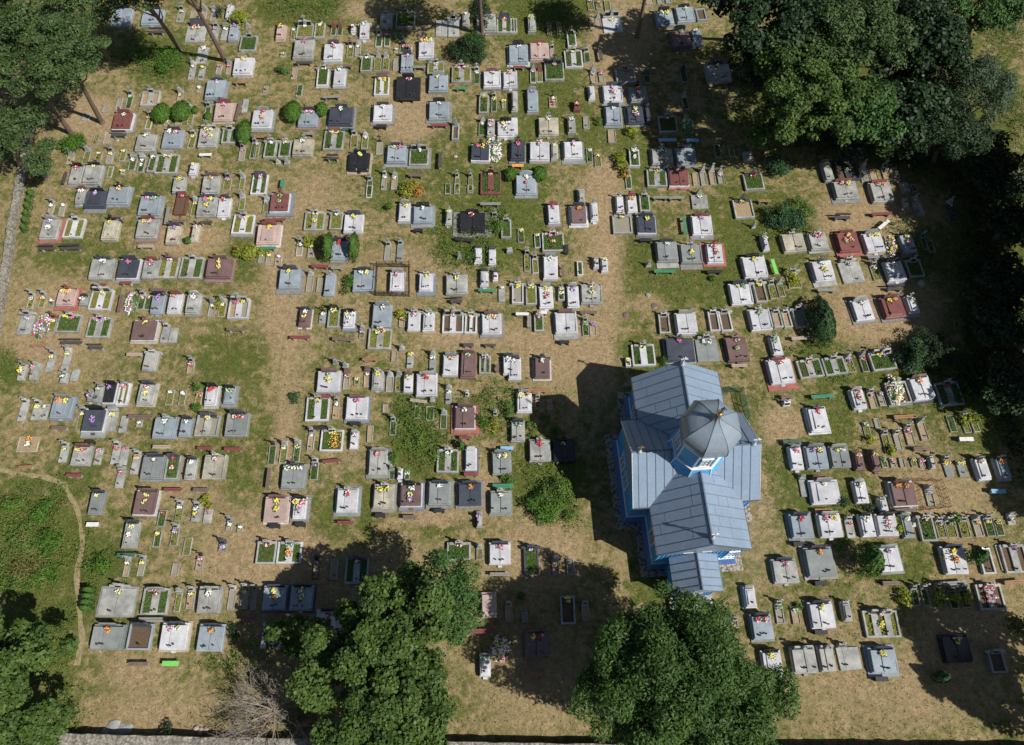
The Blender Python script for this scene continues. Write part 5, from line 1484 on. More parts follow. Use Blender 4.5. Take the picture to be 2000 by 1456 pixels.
o = mix(n, ramp(n, vo.outputs['Distance'], .3, .7), (.33, .315, .28), (.17, .155, .13)); o = mix(n, 1.0, o, ramp(n, noise(n, 3.2, 5, .7), .3, .7, (.55, .55, .52), (1.25, 1.22, 1.18)), 'MULTIPLY')
n.links.new(o, b.inputs['Base Color']); b.inputs['Roughness'].default_value = .95; bump(n, b, noise(n, 6, 5, .7), .9, .08)
wallthing('boundary_wall', 'pale rubble stone wall running down the left edge', [(62, 250), (48, 325), (30, 430), (12, 545), (0, 620), (-14, 720), (-26, 820)], .62, .5, m)
wallthing('boundary_wall', 'long low whitish stone wall along the bottom edge', [(-60, 1446), (60, 1443), (330, 1449), (640, 1456), (1000, 1462), (1265, 1466), (1500, 1468), (2100, 1474)], .75, 1.0, m)
def rock(x, y, r, label, mat='grey_concrete', fl=.6):
    g = random.Random(int(x)); mb = MB().mat(MATS[mat]); vs = []; n = 8
    for j, (rr, z) in enumerate(((1, 0), (1.02, .35), (.75, .8), (.3, 1))):
        for k in range(n): a = k * 2 * math.pi / n; q = rr * r * g.uniform(.85, 1.12); vs.append((q * math.cos(a), q * math.sin(a), z * r * fl))
    fs = [(j * n + k, j * n + (k + 1) % n, (j + 1) * n + (k + 1) % n, (j + 1) * n + k) for j in range(3) for k in range(n)] + [tuple(range(24, 32))]
    mb.add(vs, fs); tag(mb.build('boulder', None, (*G(x, y), -.03)), label, 'boulder', 'loose stones')
rock(1799, 554, .36, 'rounded grey boulder below the right upper tombs'); rock(1265, 577, .22, 'small pale stone on the open green lawn'); rock(890, 306, .18, 'small pinkish stone on the middle lawn', 'pink_granite')
rock(1222, 616, .3, 'broken stump-like stone left of the church lawn', 'brown_granite', .4); rock(1278, 598, .3, 'flat round stump on the lawn above the church', 'brown_granite', .3)
rock(228, 274, .22, 'round grey stone left of the leaning pines', 'grey_granite', .5); rock(1690, 95, .3, 'pale rock at the right forest', 'grey_concrete')
for i, (x, y, r, l) in enumerate([(222, 1420, .5, 'big broken concrete slab beside the bottom wall'), (236, 1428, .45, 'tilted slab in the rubble by the bottom wall'), (250, 1424, .35, 'rightmost slab in the rubble by the bottom wall'),
                                  (206, 1430, .3, 'leftmost small slab in the rubble by the bottom wall'), (383, 1424, .2, 'left stone of the small pile by the bottom wall'), (392, 1428, .22, 'middle stone of the small pile by the bottom wall'), (402, 1426, .2, 'right stone of the small pile by the bottom wall')]):
    rock(x, y, r, l, 'grey_concrete' if i < 4 else 'pink_granite', .3 if i < 4 else .7)

# ------------------------------------------------------------------ trees
def unit(n): v = nrng.normal(size=(n, 3)); return v / np.linalg.norm(v, axis=1, keepdims=True)
def crown_pts(lobes, per, flat, up=.5):
    """lobes: Kx4 (x y z r) -> leaf points, normals, tint"""
    K = len(lobes); pts = []; nr = []; ti = []
    A = lobes[:, 3] ** 2; cnt = np.maximum(8, (per * A).astype(int))
    idx = np.repeat(np.arange(K), cnt); n = len(idx); d = unit(n); d[:, 2] = np.where(nrng.random(n) < .65, np.abs(d[:, 2]), d[:, 2])
    rr = lobes[idx, 3:4] * nrng.uniform(.55, 1.08, (n, 1)) ** .7; p = d * rr; p[:, 2] *= flat
    p += nrng.normal(size=(n, 3)) * .05
    nn = d * .7 + nrng.normal(size=(n, 3)) * .55; nn[:, 2] += up
    lt = nrng.uniform(0, 1, K)
    return lobes[idx, :3] + p, nn, np.clip(nrng.uniform(0, 1, n) * .6 + lt[idx] * .4, 0, 1)
def tree(name, label, base, cpx, hc, rad, K, lr, per, leaf, asp, mat, bark='trunk_bark', flat=.65, tr=.22, cat='tree', group=None, shell=.75, limbs=14, up=.5, upper=True):
    bx, by = G(*base); cx, cy = G(*cpx, hc); rx, ry, rz = rad
    root = empty(name, (bx, by, 0)); tag(root, label, cat, group)
    c = np.array([cx - bx, cy - by, hc]); d = unit(K)
    if upper: d[:, 2] = np.where(nrng.random(K) < .7, np.abs(d[:, 2]), d[:, 2])
    rr = nrng.uniform(shell - .35, 1, (K, 1)) ** .6
    wob = 1 + .22 * np.sin(np.arctan2(d[:, 1], d[:, 0]) * 3 + rnd.uniform(0, 6)) + .12 * np.sin(np.arctan2(d[:, 1], d[:, 0]) * 7 + rnd.uniform(0, 6))
    P = d * rr * np.array([rx, ry, rz]); P[:, :2] *= wob[:, None]; L = np.concatenate([c + P, nrng.uniform(lr[0], lr[1], (K, 1))], 1)
    L[:, 2] = np.maximum(L[:, 2], .5)
    pts, nr, ti = crown_pts(L, per, flat, up); pts[:, 2] = np.maximum(pts[:, 2], .08)
    leaves('crown', pts, nr, leaf, asp, mat, root, tint=ti)
    mb = MB().mat(MATS[bark]); top = Vector(c) + Vector((0, 0, rz * .3)); j = Vector((0, 0, hc * .35)) + Vector((c[0], c[1], 0)) * .3
    mb.tube([(0, 0, -.2), (0, 0, .3), j, Vector(c) - Vector((0, 0, rz * .4)), top], [tr * 1.35, tr, tr * .8, tr * .55, tr * .2], 8)
    for k in range(min(limbs, K)):
        q = Vector(L[k * K // max(1, limbs), :3]); s = j.lerp(top, rnd.uniform(.2, .8)); mid = s.lerp(q, .5) + Vector((rnd.uniform(-.3, .3), rnd.uniform(-.3, .3), -.1 * (q - s).length + .2))
        mb.tube([s, mid, q], [tr * .35, tr * .22, tr * .08], 5, False)
    mb.build('trunk', root); return root
D = dict(group='tall trees around the cemetery')
tree('maple_tree', 'large dense maple crown at the bottom middle', (800, 1330), (752, 1285), 6.8, (4.5, 5.0, 3.2), 140, (.45, .95), 520, .12, .8, 'maple_leaves', shell=.62, **D)
tree('maple_tree', 'maple crown at the bottom edge below the larger maple', (780, 1440), (765, 1440), 6.0, (4.0, 3.8, 2.8), 85, (.45, .95), 520, .12, .8, 'maple_leaves', shell=.62, **D)
tree('locust_tree', 'lighter fine-leaved tree at the upper right of the maples', (880, 1190), (850, 1165), 5.5, (3.3, 2.7, 2.2), 75, (.45, .85), 420, .11, .5, 'locust_leaves', **D)
tree('young_maple', 'small maple left of the large maple crown', (600, 1270), (575, 1245), 3.5, (1.9, 1.2, 1.2), 22, (.35, .6), 330, .14, .8, 'maple_leaves', tr=.1, **D)
tree('ash_tree', 'huge ash crown hiding the church porch', (1330, 1330), (1318, 1322), 7.0, (5.9, 4.7, 3.6), 190, (.6, 1.15), 560, .125, .4, 'ash_leaves', shell=.65, **D)
tree('ash_tree', 'ash crown at the bottom edge below the huge ash', (1390, 1420), (1385, 1420), 6.0, (4.3, 3.0, 2.6), 80, (.55, 1.05), 560, .125, .4, 'ash_leaves', shell=.65, **D)
tree('dark_maple', 'dark tree mass in the bottom left corner', (-10, 1330), (0, 1320), 5.5, (3.7, 4.4, 2.6), 75, (.5, .9), 440, .13, .8, 'maple_leaves', shell=.62, **D)
tree('dark_maple', 'dark tree in the left bottom corner against the wall', (55, 1430), (50, 1425), 4.0, (3.0, 2.0, 1.8), 40, (.45, .8), 440, .13, .8, 'maple_leaves', **D)
pg = dict(mat='pine_needles', bark='pine_bark', flat=.38, shell=.62, up=.7, tr=.24, **D)
tree('pine_tree', 'tall pine at top left with trunk base in the sand', (200, 240), (125, 100), 10.5, (4.1, 3.9, 2.0), 56, (.5, 1.05), 300, .12, .5, **pg)
tree('pine_tree', 'tall pine left of it with a leaning bare trunk', (140, 262), (45, 125), 10, (4.0, 3.7, 2.0), 50, (.5, 1.05), 300, .12, .5, **pg)
tree('pine_tree', 'pine crown filling the top left corner', (95, 170), (45, 10), 12, (4.6, 4.2, 2.4), 60, (.55, 1.1), 280, .12, .5, **pg)
tree('pine_tree', 'pine crown at the left edge above the stone wall', (45, 330), (22, 255), 6.5, (3.0, 2.6, 1.7), 34, (.45, .95), 300, .12, .5, **pg)
tree('pine_tree', 'small round pine beside the top of the left wall', (92, 350), (82, 312), 3.6, (1.5, 1.9, 1.5), 28, (.4, .7), 320, .11, .5, **pg)
tree('pine_tree', 'dark pine crown right of the corner pines', (215, 120), (165, 22), 9, (2.4, 2.6, 1.6), 34, (.55, 1.0), 280, .12, .5, **pg)
tree('leaning_pine', 'orange-barked pine leaning towards the top edge', (440, 120), (330, -85), 15, (3.2, 3.0, 1.8), 50, (.7, 1.2), 240, .12, .5, **pg)
tree('leaning_pine', 'thinner leaning pine left of the orange-barked one', (352, 100), (275, -14), 11, (2.6, 2.3, 1.4), 34, (.6, 1.0), 240, .12, .5, **pg)
tree('upright_pine', 'single upright pine trunk at the top middle', (941, 66), (932, -75), 10, (3.6, 2.8, 1.8), 50, (.7, 1.2), 240, .12, .5, **pg)
tree('upright_pine', 'bare pine trunk beside the sandy patch at top right', (1244, 72), (1272, -60), 9, (3.0, 2.4, 1.8), 40, (.7, 1.2), 240, .12, .5, **pg)
tree('broadleaf_tree', 'big green tree over the upper right graves', (1545, 285), (1580, 185), 8.5, (4.8, 4.8, 3.0), 115, (.5, 1.05), 420, .13, .7, 'maple_leaves', shell=.65, **D)
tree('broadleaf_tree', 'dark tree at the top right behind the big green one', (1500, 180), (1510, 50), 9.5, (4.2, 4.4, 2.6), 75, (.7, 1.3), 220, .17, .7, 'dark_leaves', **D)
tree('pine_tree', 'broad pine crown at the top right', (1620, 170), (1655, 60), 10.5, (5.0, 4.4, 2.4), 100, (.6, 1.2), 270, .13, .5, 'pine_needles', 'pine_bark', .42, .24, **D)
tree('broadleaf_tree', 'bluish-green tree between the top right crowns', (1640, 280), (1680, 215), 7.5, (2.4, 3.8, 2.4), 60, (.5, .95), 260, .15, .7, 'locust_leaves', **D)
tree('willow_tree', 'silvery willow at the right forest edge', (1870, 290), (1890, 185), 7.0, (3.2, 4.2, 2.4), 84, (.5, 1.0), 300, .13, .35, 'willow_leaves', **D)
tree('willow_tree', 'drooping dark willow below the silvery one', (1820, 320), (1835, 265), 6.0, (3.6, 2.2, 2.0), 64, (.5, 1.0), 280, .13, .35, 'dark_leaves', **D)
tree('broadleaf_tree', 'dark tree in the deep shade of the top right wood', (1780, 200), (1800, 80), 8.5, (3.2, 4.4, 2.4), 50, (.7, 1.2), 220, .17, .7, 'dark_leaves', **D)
tree('broadleaf_tree', 'tall dark crown added to darken the gap at the top right', (1730, 160), (1755, 60), 8, (3.6, 4.2, 2.6), 70, (.7, 1.3), 220, .17, .7, 'dark_leaves', **D)  # dark crowns added here stand in for the gap's deep shade
tree('broadleaf_tree', 'dark crown added in the gap between the big green tree and the willow', (1745, 270), (1770, 225), 6.5, (3.0, 3.2, 2.2), 54, (.6, 1.2), 220, .17, .7, 'dark_leaves', **D)  # added crown, dark so the gap does not read as lit
tree('broadleaf_tree', 'low dark tree added to shade the gap between the top right crowns', (1760, 215), (1765, 175), 5, (2.8, 3.4, 2.0), 50, (.6, 1.1), 220, .17, .7, 'dark_leaves', **D)  # added tree, covers lit ground where deep shade belongs
tree('broadleaf_tree', 'dark tree added to fill the shaded gap beside the willow', (1790, 260), (1795, 235), 5, (2.2, 2.4, 1.8), 34, (.6, 1.0), 220, .17, .7, 'dark_leaves', **D)  # added to fill the gap's shade with dark leaves
tree('broadleaf_tree', 'green tree leaning over the dry meadow at top right', (1880, 110), (1905, 20), 7.0, (3.8, 2.0, 2.0), 50, (.6, 1.0), 260, .14, .6, 'locust_leaves', **D)
tree('broadleaf_tree', 'dark crown at the top edge right of the sand patch', (1430, 80), (1450, -20), 9.0, (3.2, 2.8, 1.8), 40, (.6, 1.1), 240, .17, .7, 'dark_leaves', **D)
tree('broadleaf_tree', 'green twigs hanging over the shaded upper right graves', (1490, 300), (1482, 262), 4.5, (1.1, 2.2, 1.0), 20, (.35, .6), 280, .14, .7, 'maple_leaves', tr=.12, **D)
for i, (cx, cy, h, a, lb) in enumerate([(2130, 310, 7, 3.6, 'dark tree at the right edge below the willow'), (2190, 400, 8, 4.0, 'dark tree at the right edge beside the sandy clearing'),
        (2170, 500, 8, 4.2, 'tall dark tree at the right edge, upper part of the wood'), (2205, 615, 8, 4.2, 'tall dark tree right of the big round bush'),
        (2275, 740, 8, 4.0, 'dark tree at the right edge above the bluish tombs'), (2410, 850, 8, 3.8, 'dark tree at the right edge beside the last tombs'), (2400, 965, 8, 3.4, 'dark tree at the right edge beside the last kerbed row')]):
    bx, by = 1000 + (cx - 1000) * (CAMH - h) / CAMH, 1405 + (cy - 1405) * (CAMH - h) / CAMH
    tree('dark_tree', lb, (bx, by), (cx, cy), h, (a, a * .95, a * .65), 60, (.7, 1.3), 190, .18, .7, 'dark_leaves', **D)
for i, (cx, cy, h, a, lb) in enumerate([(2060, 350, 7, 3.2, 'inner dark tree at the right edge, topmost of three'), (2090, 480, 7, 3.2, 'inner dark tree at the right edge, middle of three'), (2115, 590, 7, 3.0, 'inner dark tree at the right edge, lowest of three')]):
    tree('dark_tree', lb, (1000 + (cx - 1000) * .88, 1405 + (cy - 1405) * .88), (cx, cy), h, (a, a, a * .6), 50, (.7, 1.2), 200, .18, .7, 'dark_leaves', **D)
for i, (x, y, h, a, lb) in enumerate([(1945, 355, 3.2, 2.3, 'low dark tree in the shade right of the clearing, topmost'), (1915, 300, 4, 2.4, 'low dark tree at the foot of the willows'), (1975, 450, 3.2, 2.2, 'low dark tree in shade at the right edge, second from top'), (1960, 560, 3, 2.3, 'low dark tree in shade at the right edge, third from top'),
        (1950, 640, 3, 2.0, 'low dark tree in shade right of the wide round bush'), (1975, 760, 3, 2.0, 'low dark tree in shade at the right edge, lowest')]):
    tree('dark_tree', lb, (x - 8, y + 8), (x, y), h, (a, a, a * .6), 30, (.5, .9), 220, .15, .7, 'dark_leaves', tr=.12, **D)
tree('maple_tree', 'dark crown at the lower right edge over the shaded graves', (2090, 1362), (2262, 1345), 8, (3.3, 3.3, 2.4), 60, (.5, 1.0), 260, .16, .8, 'maple_leaves', **D)
tree('maple_tree', 'tree whose shadow falls over the lower right corner', (2140, 1450), (2325, 1460), 8, (3.2, 3.0, 2.2), 50, (.5, 1.0), 260, .16, .8, 'maple_leaves', **D)
tree('sapling', 'small twiggy green shoot at the right edge near the bottom', (1985, 1235), (1987, 1228), 2.2, (.8, .7, .7), 12, (.3, .5), 300, .1, .5, 'maple_leaves', tr=.05, **D)
# bare dead tree: recursive twigs
def dead_tree():
    bx, by = G(548, 1392); root = empty('bare_tree', (bx, by, 0)); tag(root, 'leafless grey tree with fanned bare branches at the bottom', 'tree')
    mb = MB().mat(MATS['dead_wood']); g = random.Random(5)
    def br(p, d, L, r, k):
        n = 4; pts = [p]; q = p
        for i in range(n):
            d = (d + Vector((g.gauss(0, .13), g.gauss(0, .13), g.gauss(.02, .08)))).normalized(); q = q + d * L / n; pts.append(q)
        mb.tube(pts, [r * (1 - .55 * i / n) for i in range(n + 1)], 4 if k > 1 else 6, False)
        if k >= 4 or len(mb.v) > 90000: return
        for i in range(5 if k < 3 else 4):
            t = pts[g.choice((1, 2, 3, 4))]; dd = (d + Vector((g.gauss(0, .6), g.gauss(0, .6), g.gauss(.05, .25)))).normalized(); br(t, dd, L * g.uniform(.55, .8), max(.009, r * .5), k + 1)
    mb.tube([(0, 0, -.2), (-.1, .05, 1.2)], [.16, .12], 7)
    for a in range(11):
        t = R(40 + a * 28 + g.uniform(-8, 8)); e = g.uniform(.15, .75)
        br(Vector((-.1, .05, 1.0)), Vector((math.cos(t) - .25, math.sin(t) + .1, e)).normalized(), g.uniform(1.7, 2.5), .06, 1)
    mb.build('branches', root)
dead_tree()
# ------------------------------------------------------------------ shrubs
def shrub(x, y, a, b, h, mat, label, name='shrub', leaf=.07, dens=420, shape='round'):
    sx, sy = SC(x, y); k = 1 - h * .5 / CAMH; rx, ry = a * sx * k, b * sy * k; px, py = G(x, y, h * .5)
    root = empty(name, (px, py, 0)); tag(root, label, 'shrub')
    if shape in ('round', 'cone'):
        n = int(dens * 4 * (rx * ry + (rx + ry) * h * .4)) ; d = unit(n); d[:, 2] = np.where(nrng.random(n) < .7, np.abs(d[:, 2]), d[:, 2])
        bump_ = 1 + .09 * np.sin(d[:, 0] * 9 + 1) * np.sin(d[:, 1] * 8) + nrng.normal(0, .04, n)
        p = d * bump_[:, None]
        if shape == 'cone': s = (1 - .65 * np.clip(p[:, 2] * .5 + .5, 0, 1) ** 1.3) * 1.25; p[:, 0] *= s; p[:, 1] *= s
        p *= np.array([rx, ry, h / 2]); p[:, 2] += h / 2; nn = d + nrng.normal(size=(n, 3)) * .4
        leaves('foliage', p, nn, leaf, .6, mat, root)
    else:
        K = max(6, int(9 * max(.5, rx * ry))); d = unit(K); d[:, 2] = np.abs(d[:, 2]); P = d * nrng.uniform(.35, 1, (K, 1)) * np.array([rx * .85, ry * .85, h * .75]); P[:, 2] += .15
        L = np.concatenate([P, nrng.uniform(.22, .45, (K, 1)) * min(1.3, max(.7, (rx * ry) ** .5))], 1); p, nn, ti = crown_pts(L, dens * 1.6, .8, .6); p[:, 2] = np.maximum(p[:, 2], .04)
        leaves('foliage', p, nn, leaf, .6, mat, root, tint=ti)
    MB().mat(MATS['trunk_bark']).tube([(0, 0, -.1), (0, 0, h * .6)], [.05 + h * .01, .02], 5).build('stem', root)
Z = lambda s: [l.split('|') for l in s.strip().splitlines()]
for l in Z('''315 221 17 17 1.1 round shrub_leaves|left one of the two clipped green balls at upper left
354 217 18 18 1.1 round shrub_leaves|right one of the two clipped green balls at upper left
381 215 6 6 .6 round shrub_leaves|tiny green ball right of the two clipped balls
406 227 5 8 .6 round shrub_leaves|tiny green bush on a frame beside the pink tomb
477 259 13 21 1.3 round shrub_leaves|oval clipped bush left of the tomb with red flowers
572 218 17 18 1.2 round shrub_leaves|bright clipped ball left of a bluish tomb
628 214 11 12 1.0 round shrub_leaves|smaller clipped ball between the bluish and charcoal tombs
550 132 15 15 1.0 bush shrub_leaves|loose green bush on the dry upper lawn
997 341 11 11 .9 round shrub_leaves|left ball beside the arched bluish tomb
1054 340 14 13 1.0 round shrub_leaves|right ball beside the arched bluish tomb
762 404 7 7 .7 bush shrub_leaves|tiny bush left of the pale and striped tombs
367 470 7 6 .6 round thuja_leaves|tiny round bush between two cream tombs
385 757 9 7 .7 bush shrub_leaves|upper bush beside a red small frame at left
382 798 13 10 .8 bush shrub_leaves|lower bush beside a red small frame at left
675 553 19 22 1.3 bush shrub_leaves|leafy bush right of the slim bluish tomb
910 88 48 34 1.8 bush dark_leaves|wide dark bush at the top middle
925 85 30 30 1.9 bush locust_leaves|bright leafy bush on the right of the wide dark bush
943 20 24 40 1.5 bush dark_leaves|dark ivy bush behind the upright pine
328 112 32 28 1.4 bush shrub_leaves|bushy scrub in front of the thin leaning pine
275 105 25 18 .8 bush weed_leaves|low scrub right of the corner pines
142 282 30 22 1.1 bush shrub_leaves|spreading bush below the pine trunks
428 22 9 16 1.0 bush dark_leaves|small dark bush by the top left headstones
1060 985 48 38 1.6 bush shrub_leaves|large leafy bush left of the church
1090 960 32 40 1.2 bush weed_leaves|taller scrub between the large bush and the church
1075 958 16 18 1.5 bush dark_leaves|dark lilac bush behind the large leafy bush
989 790 17 20 1.2 bush shrub_leaves|green bush left of the pale tomb beside the shadow
942 820 15 17 1.1 bush shrub_leaves|round bush overhanging the red-paved tomb
965 832 12 20 1.0 bush yellow_leaves|yellow-green bush right of the red-paved tomb
1064 816 14 14 1.0 bush locust_leaves|bush below the two small frames at the church shadow
1084 835 11 14 1.0 bush shrub_leaves|bush at the edge of the church shadow
1038 838 12 16 .9 bush weed_leaves|weedy bush right of a grey tomb near the shadow
990 935 18 14 .8 bush shrub_leaves|low bush above the grey tomb on honeycomb paving
984 925 20 12 .9 bush weed_leaves|weedy clump on the grey tomb with two bouquets
1605 625 27 48 2.2 cone blue_leaves|dense dark oval shrub at the right clearing
1820 682 76 48 2.4 bush dark_leaves|very wide dark bush at the right forest edge
1785 690 30 34 2.2 bush blue_leaves|left lobe bush of the wide dark mass
1532 420 52 32 1.8 bush blue_leaves|wide leafy bush left of the sandy clearing
1560 410 34 26 1.2 bush weed_leaves|lower green growth right of the wide leafy bush
1518 325 27 26 1.8 bush blue_leaves|bluish bush under the big green tree
1700 1092 27 34 2.8 cone thuja_leaves|tall green conifer between two lower right tombs
1912 1086 17 15 2.2 cone thuja_leaves|dark conifer leaning over a kerbed grave
1640 1070 2 2 .3 bush shrub_leaves|tiny sprout beside the tall green conifer
1840 1322 15 12 1.8 cone blue_leaves|small conifer casting a long oval shadow
1295 703 15 12 .8 bush locust_leaves|bush touching the church gable
640 480 11 26 2.0 cone thuja_leaves|left cypress beside the grey tomb
690 480 10 26 2.0 cone thuja_leaves|right cypress beside the grey tomb
901 870 5 9 1.1 cone thuja_leaves|small pointed cypress in the middle grass
900 1120 14 30 1.2 bush locust_leaves|bush at the top of the fine-leaved tree
765 890 14 14 1.0 bush shrub_leaves|leafy bush right of a pale tomb in the weeds
1845 1085 12 10 .6 bush weed_leaves|low weeds left of the flowered tomb
1647 980 12 12 .9 bush dark_leaves|dark bush above the pale tomb row
1700 990 14 9 .7 bush dark_leaves|low dark bush right of a slim pale tomb
580 778 14 18 .25 bush blue_leaves|low heap of green netting on the worn path
1170 232 9 14 .8 bush shrub_leaves|bush beside the bluish tomb at upper right
1018 1165 2 2 .3 bush shrub_leaves|tiny sprout in the lower tree shade
965 440 20 24 1.0 bush weed_leaves|weedy bush right of the black tomb
327 1425 14 14 1.2 bush dark_leaves|small dark bush beside the bottom wall
1110 1010 12 18 .8 bush weed_leaves|weeds at the lower right of the large bush
1392 545 2 2 .2 bush shrub_leaves|tiny sprout on the open lawn
455 1240 14 20 1.0 bush dark_leaves|dark bush right of the marble tomb in the corner
1425 1245 18 40 1.5 bush ash_leaves|leafy shoots at the right foot of the ash
1560 1185 2 2 .2 bush shrub_leaves|tiny sprout between two small frames'''):
    a = l[0].split(); shrub(float(a[0]), float(a[1]), float(a[2]), float(a[3]), float(a[4]), a[6], l[1], 'conifer' if a[5] == 'cone' else 'shrub', shape=a[5])
for i, (x, y, a, b, h, pos) in enumerate([(815, 850, 22, 26, .5, 'tall weed clump beside a lone obelisk stone in the middle'), (845, 885, 18, 18, .4, 'lower weed clump left of the kerbed middle grave'), (795, 815, 20, 14, .35, 'weed clump below the red-flowered pale tomb'), (925, 505, 26, 14, .4, 'weed clump around the twin slim white slabs'), (1110, 960, 16, 30, .5, 'tall weeds at the church shadow edge')]):
    shrub(x, y, a, b, h, 'weed_leaves', pos, 'weed_clump', .07, 260, 'bush')
for i, (x, y, a, b, h, pos) in enumerate([(30, 985, 34, 24, .7, 'topmost'), (85, 1000, 36, 26, .6, 'upper right'), (35, 1050, 36, 30, .8, 'left middle'), (100, 1062, 34, 30, .7, 'right middle'), (60, 1115, 44, 26, .8, 'lower middle'), (105, 1130, 26, 20, .5, 'lower right'), (20, 1140, 26, 22, .7, 'lower left'), (195, 1098, 30, 26, .6, 'separate one right of the footpath,')]):
    shrub(x, y, a, b, h, 'shrub_leaves' if i % 2 else 'weed_leaves', pos + ' bright scrub patch in the green thicket by the footpath', 'scrub_patch', .075, 300, 'bush')
for l in Z('''480 493 27 22 .6 lily_leaves|orange and yellow lily bed beside the worn path
808 368 30 20 .6 lily_leaves|orange and yellow lily bed right of the black tomb
608 472 20 12 .5 yellow_leaves|yellow-green plants behind twin small frames
1215 320 16 28 .6 lily_leaves|orange-tinged plants left of the kerbed white-flower grave
1228 262 22 14 .6 lily_leaves|yellowing plants below the flowery charcoal tomb
1548 545 14 20 .6 yellow_leaves|yellow-green plant on a small plot by the lime bench
1766 1180 18 28 .7 lily_leaves|tall orange lilies left of the shaded graves
1838 1168 12 24 .7 lily_leaves|second clump of orange lilies from the left at lower right
1866 1172 14 24 .7 lily_leaves|third clump of orange lilies from the left at lower right
1888 1172 12 22 .7 lily_leaves|rightmost clump of orange lilies at lower right
465 40 22 20 .6 lily_leaves|rusty fern patch at the top left
424 590 16 12 .5 lily_leaves|lily leaves over two small frames at left
400 980 20 12 .5 yellow_leaves|yellow-green leaves around the small twin slabs
782 620 11 16 .5 yellow_leaves|yellow-green plant on a small middle plot
1755 1030 6 22 .6 yellow_leaves|thin yellow-green plants right of a pale tomb
1700 860 10 10 .5 yellow_leaves|yellow-green tuft at the foot of a right frame
1742 880 10 10 .5 yellow_leaves|yellow-green tuft below the tilted kerbs
1885 820 14 10 .5 yellow_leaves|fern tuft over the left far right frame
1905 818 12 10 .5 yellow_leaves|fern tuft over the right far right frame
510 492 20 10 .5 yellow_leaves|yellow-green foliage below the green bench
1865 1012 12 10 .6 weed_leaves|green tuft between the right kerbed row frames
650 760 0 0 0 x|x'''):
    a = l[0].split()
    if float(a[2]): shrub(float(a[0]), float(a[1]), float(a[2]), float(a[3]), float(a[4]), a[5], l[1], 'flowering_plants', .1, 260, 'bush')
shrub(590, 1405, 30, 26, 1.0, 'dry_leaves', 'brownish withered bush at the right foot of the bare tree', shape='bush')
shrub(500, 1425, 40, 18, .8, 'dry_leaves', 'dry brown undergrowth below the bare tree', shape='bush')
for i, (x, y) in enumerate([(60, 377), (57, 390), (55, 403), (52, 417), (50, 430), (48, 445)]):
    shrub(x, y, 5.5, 6.5, 1.0, 'thuja_leaves', ['topmost', 'second', 'third', 'fourth', 'fifth', 'lowest'][i] + ' of six small cypresses in a line beside the left wall', 'small_cypress', .055, 500, 'cone')
for i, (x, y) in enumerate([(174, 1152), (172, 1164), (170, 1176), (168, 1188)]):
    shrub(x, y, 13, 7, 1.2, 'thuja_leaves', ['topmost', 'second', 'third', 'lowest'][i] + ' of four small cypresses right of the curved footpath', 'small_cypress', .055, 500, 'cone')

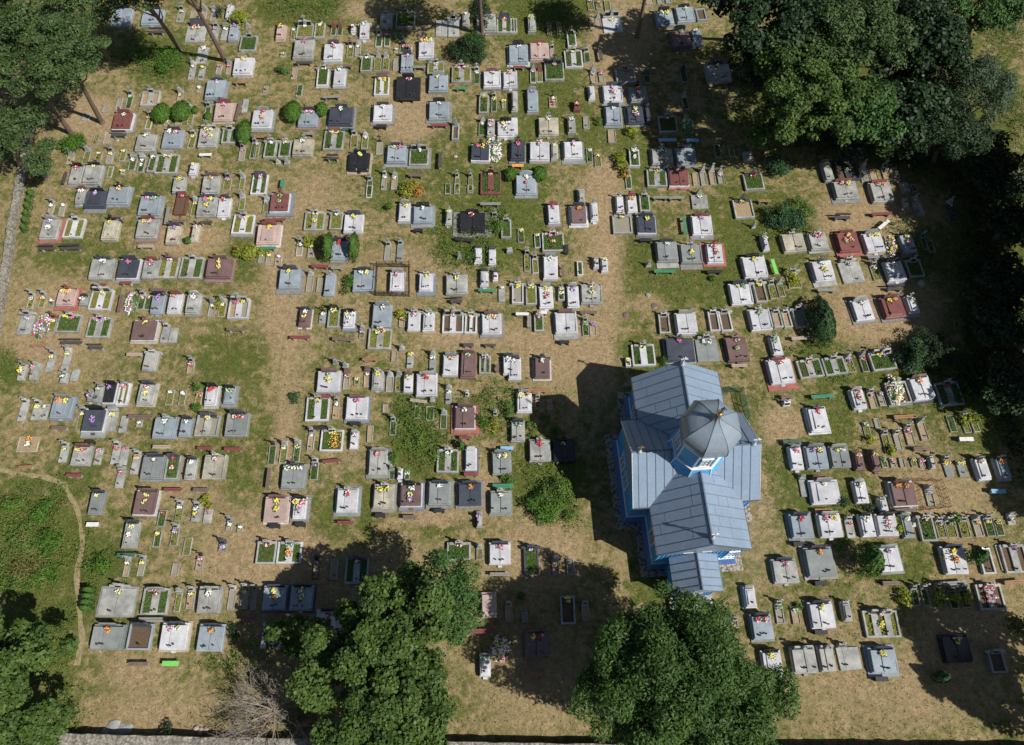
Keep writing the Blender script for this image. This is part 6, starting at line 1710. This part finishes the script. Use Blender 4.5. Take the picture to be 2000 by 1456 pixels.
# ------------------------------------------------------------------ weeds and grass (nobody could count them)
PX, PY, X, Y, gA, dA = COV
def scatter_px(blobs, dens):
    out = []
    for x, y, a, b, h in blobs:
        sx, sy = SC(x, y); n = int(dens * a * sx * b * sy * 3.1)
        r = np.sqrt(nrng.random(n)) * (1 + nrng.normal(0, .12, n)); t = nrng.uniform(0, 6.283, n)
        wv = 1 + .25 * np.sin(3 * t + x) + .15 * np.sin(7 * t + y)
        cx, cy = G(x, y); out.append(np.stack([cx + a * sx * r * np.cos(t) * wv, cy + b * sy * r * np.sin(t) * wv, nrng.random(n) * h], -1))
    return np.concatenate(out)
W_ = scatter_px([(55, 1000, 85, 55, .5), (70, 1080, 90, 60, .6), (40, 1130, 60, 40, .5), (195, 1105, 38, 34, .5), (320, 125, 60, 28, .4), (270, 120, 30, 20, .3), (815, 850, 45, 60, .4), (850, 870, 50, 40, .3), (800, 800, 40, 25, .25),
                 (1080, 930, 55, 45, .35), (1110, 1000, 30, 40, .4), (550, 10, 30, 16, .5), (600, 20, 40, 22, .5), (650, 14, 25, 18, .4), (100, 1220, 50, 40, .3), (70, 1290, 60, 50, .5), (110, 1390, 60, 45, .6), (900, 480, 60, 40, .3),
                 (940, 505, 40, 30, .35), (1530, 445, 55, 30, .3), (1770, 445, 50, 18, .35), (1800, 510, 30, 50, .3), (1890, 760, 60, 50, .3), (1800, 720, 50, 25, .3), (970, 430, 30, 40, .3), (1080, 30, 50, 40, .15), (15, 720, 24, 30, .4),
                 (960, 800, 60, 50, .25), (750, 480, 1, 1, .1), (1640, 740, 30, 10, .2), (1550, 690, 40, 12, .3), (1940, 150, 40, 60, .4), (1960, 60, 50, 40, .5), (1985, 230, 30, 60, .4), (470, 1290, 60, 40, .3), (520, 1400, 90, 40, .25), (60, 60, 200, 100, .3),
                 (1300, 705, 14, 10, .3), (1600, 250, 140, 60, .3), (1800, 300, 120, 30, .3), (1900, 500, 40, 120, .3)], 34)
cl = W_[nrng.integers(0, len(W_), len(W_) * 3)]; W2 = cl + nrng.normal(0, .09, cl.shape); W2[:, 2] = np.abs(W2[:, 2]) + .03
nn = nrng.normal(size=W2.shape); nn[:, 2] = np.abs(nn[:, 2]) + .5
tag(leaves('weeds', W2, nn, .065, .55, 'weed_leaves'), 'rank green weeds and scrub patches between the graves', 'weeds', None, 'stuff')
U_ = scatter_px([(1950, 400, 60, 90, .9), (1945, 560, 70, 110, .9), (1960, 700, 60, 90, .7), (1900, 350, 60, 40, .7), (1790, 300, 90, 30, .6), (1640, 230, 150, 60, .5), (1980, 860, 24, 70, .5), (1790, 180, 60, 120, .7), (1900, 740, 40, 40, .5), (1480, 120, 60, 60, .25)], 60)  # dark leaves added over the floor to make the wood's shade blacker
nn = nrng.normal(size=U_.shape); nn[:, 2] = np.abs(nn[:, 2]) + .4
tag(leaves('undergrowth', U_, nn, .12, .6, 'dark_leaves'), 'dark leafy undergrowth added to deepen the shade on the right forest floor', 'undergrowth', None, 'stuff')
N = 130000
gx = nrng.uniform(-56, 56, N); gy = nrng.uniform(-4, 72, N)
ix = np.clip(((gx + 80) / .45).astype(int) + 4, 0, X.shape[1] - 1); iy = np.clip(((gy + 14) / .45).astype(int) + 4, 0, X.shape[0] - 1)
ok = nrng.random(N) < np.clip(.25 + gA[iy, ix] - dA[iy, ix] * .7, .08, 1); okc = (np.abs(gx - CX) > 5.2) | (np.abs(gy - CY) > 8.2); ok &= okc
gx, gy = gx[ok], gy[ok]; n = len(gx)
pp = np.stack([gx, gy, nrng.uniform(.0, .05, n)], -1); pp = np.repeat(pp, 2, 0) + nrng.normal(0, .05, (2 * n, 3)) * np.array([1, 1, .15])
nn = nrng.normal(size=(2 * n, 3)); nn[:, 2] = np.abs(nn[:, 2]) * .7 + .25
tag(leaves('grass_tufts', pp, nn, .075, .28, 'grass_blades'), 'short dry and green grass tufts all over the cemetery ground', 'grass', None, 'stuff')
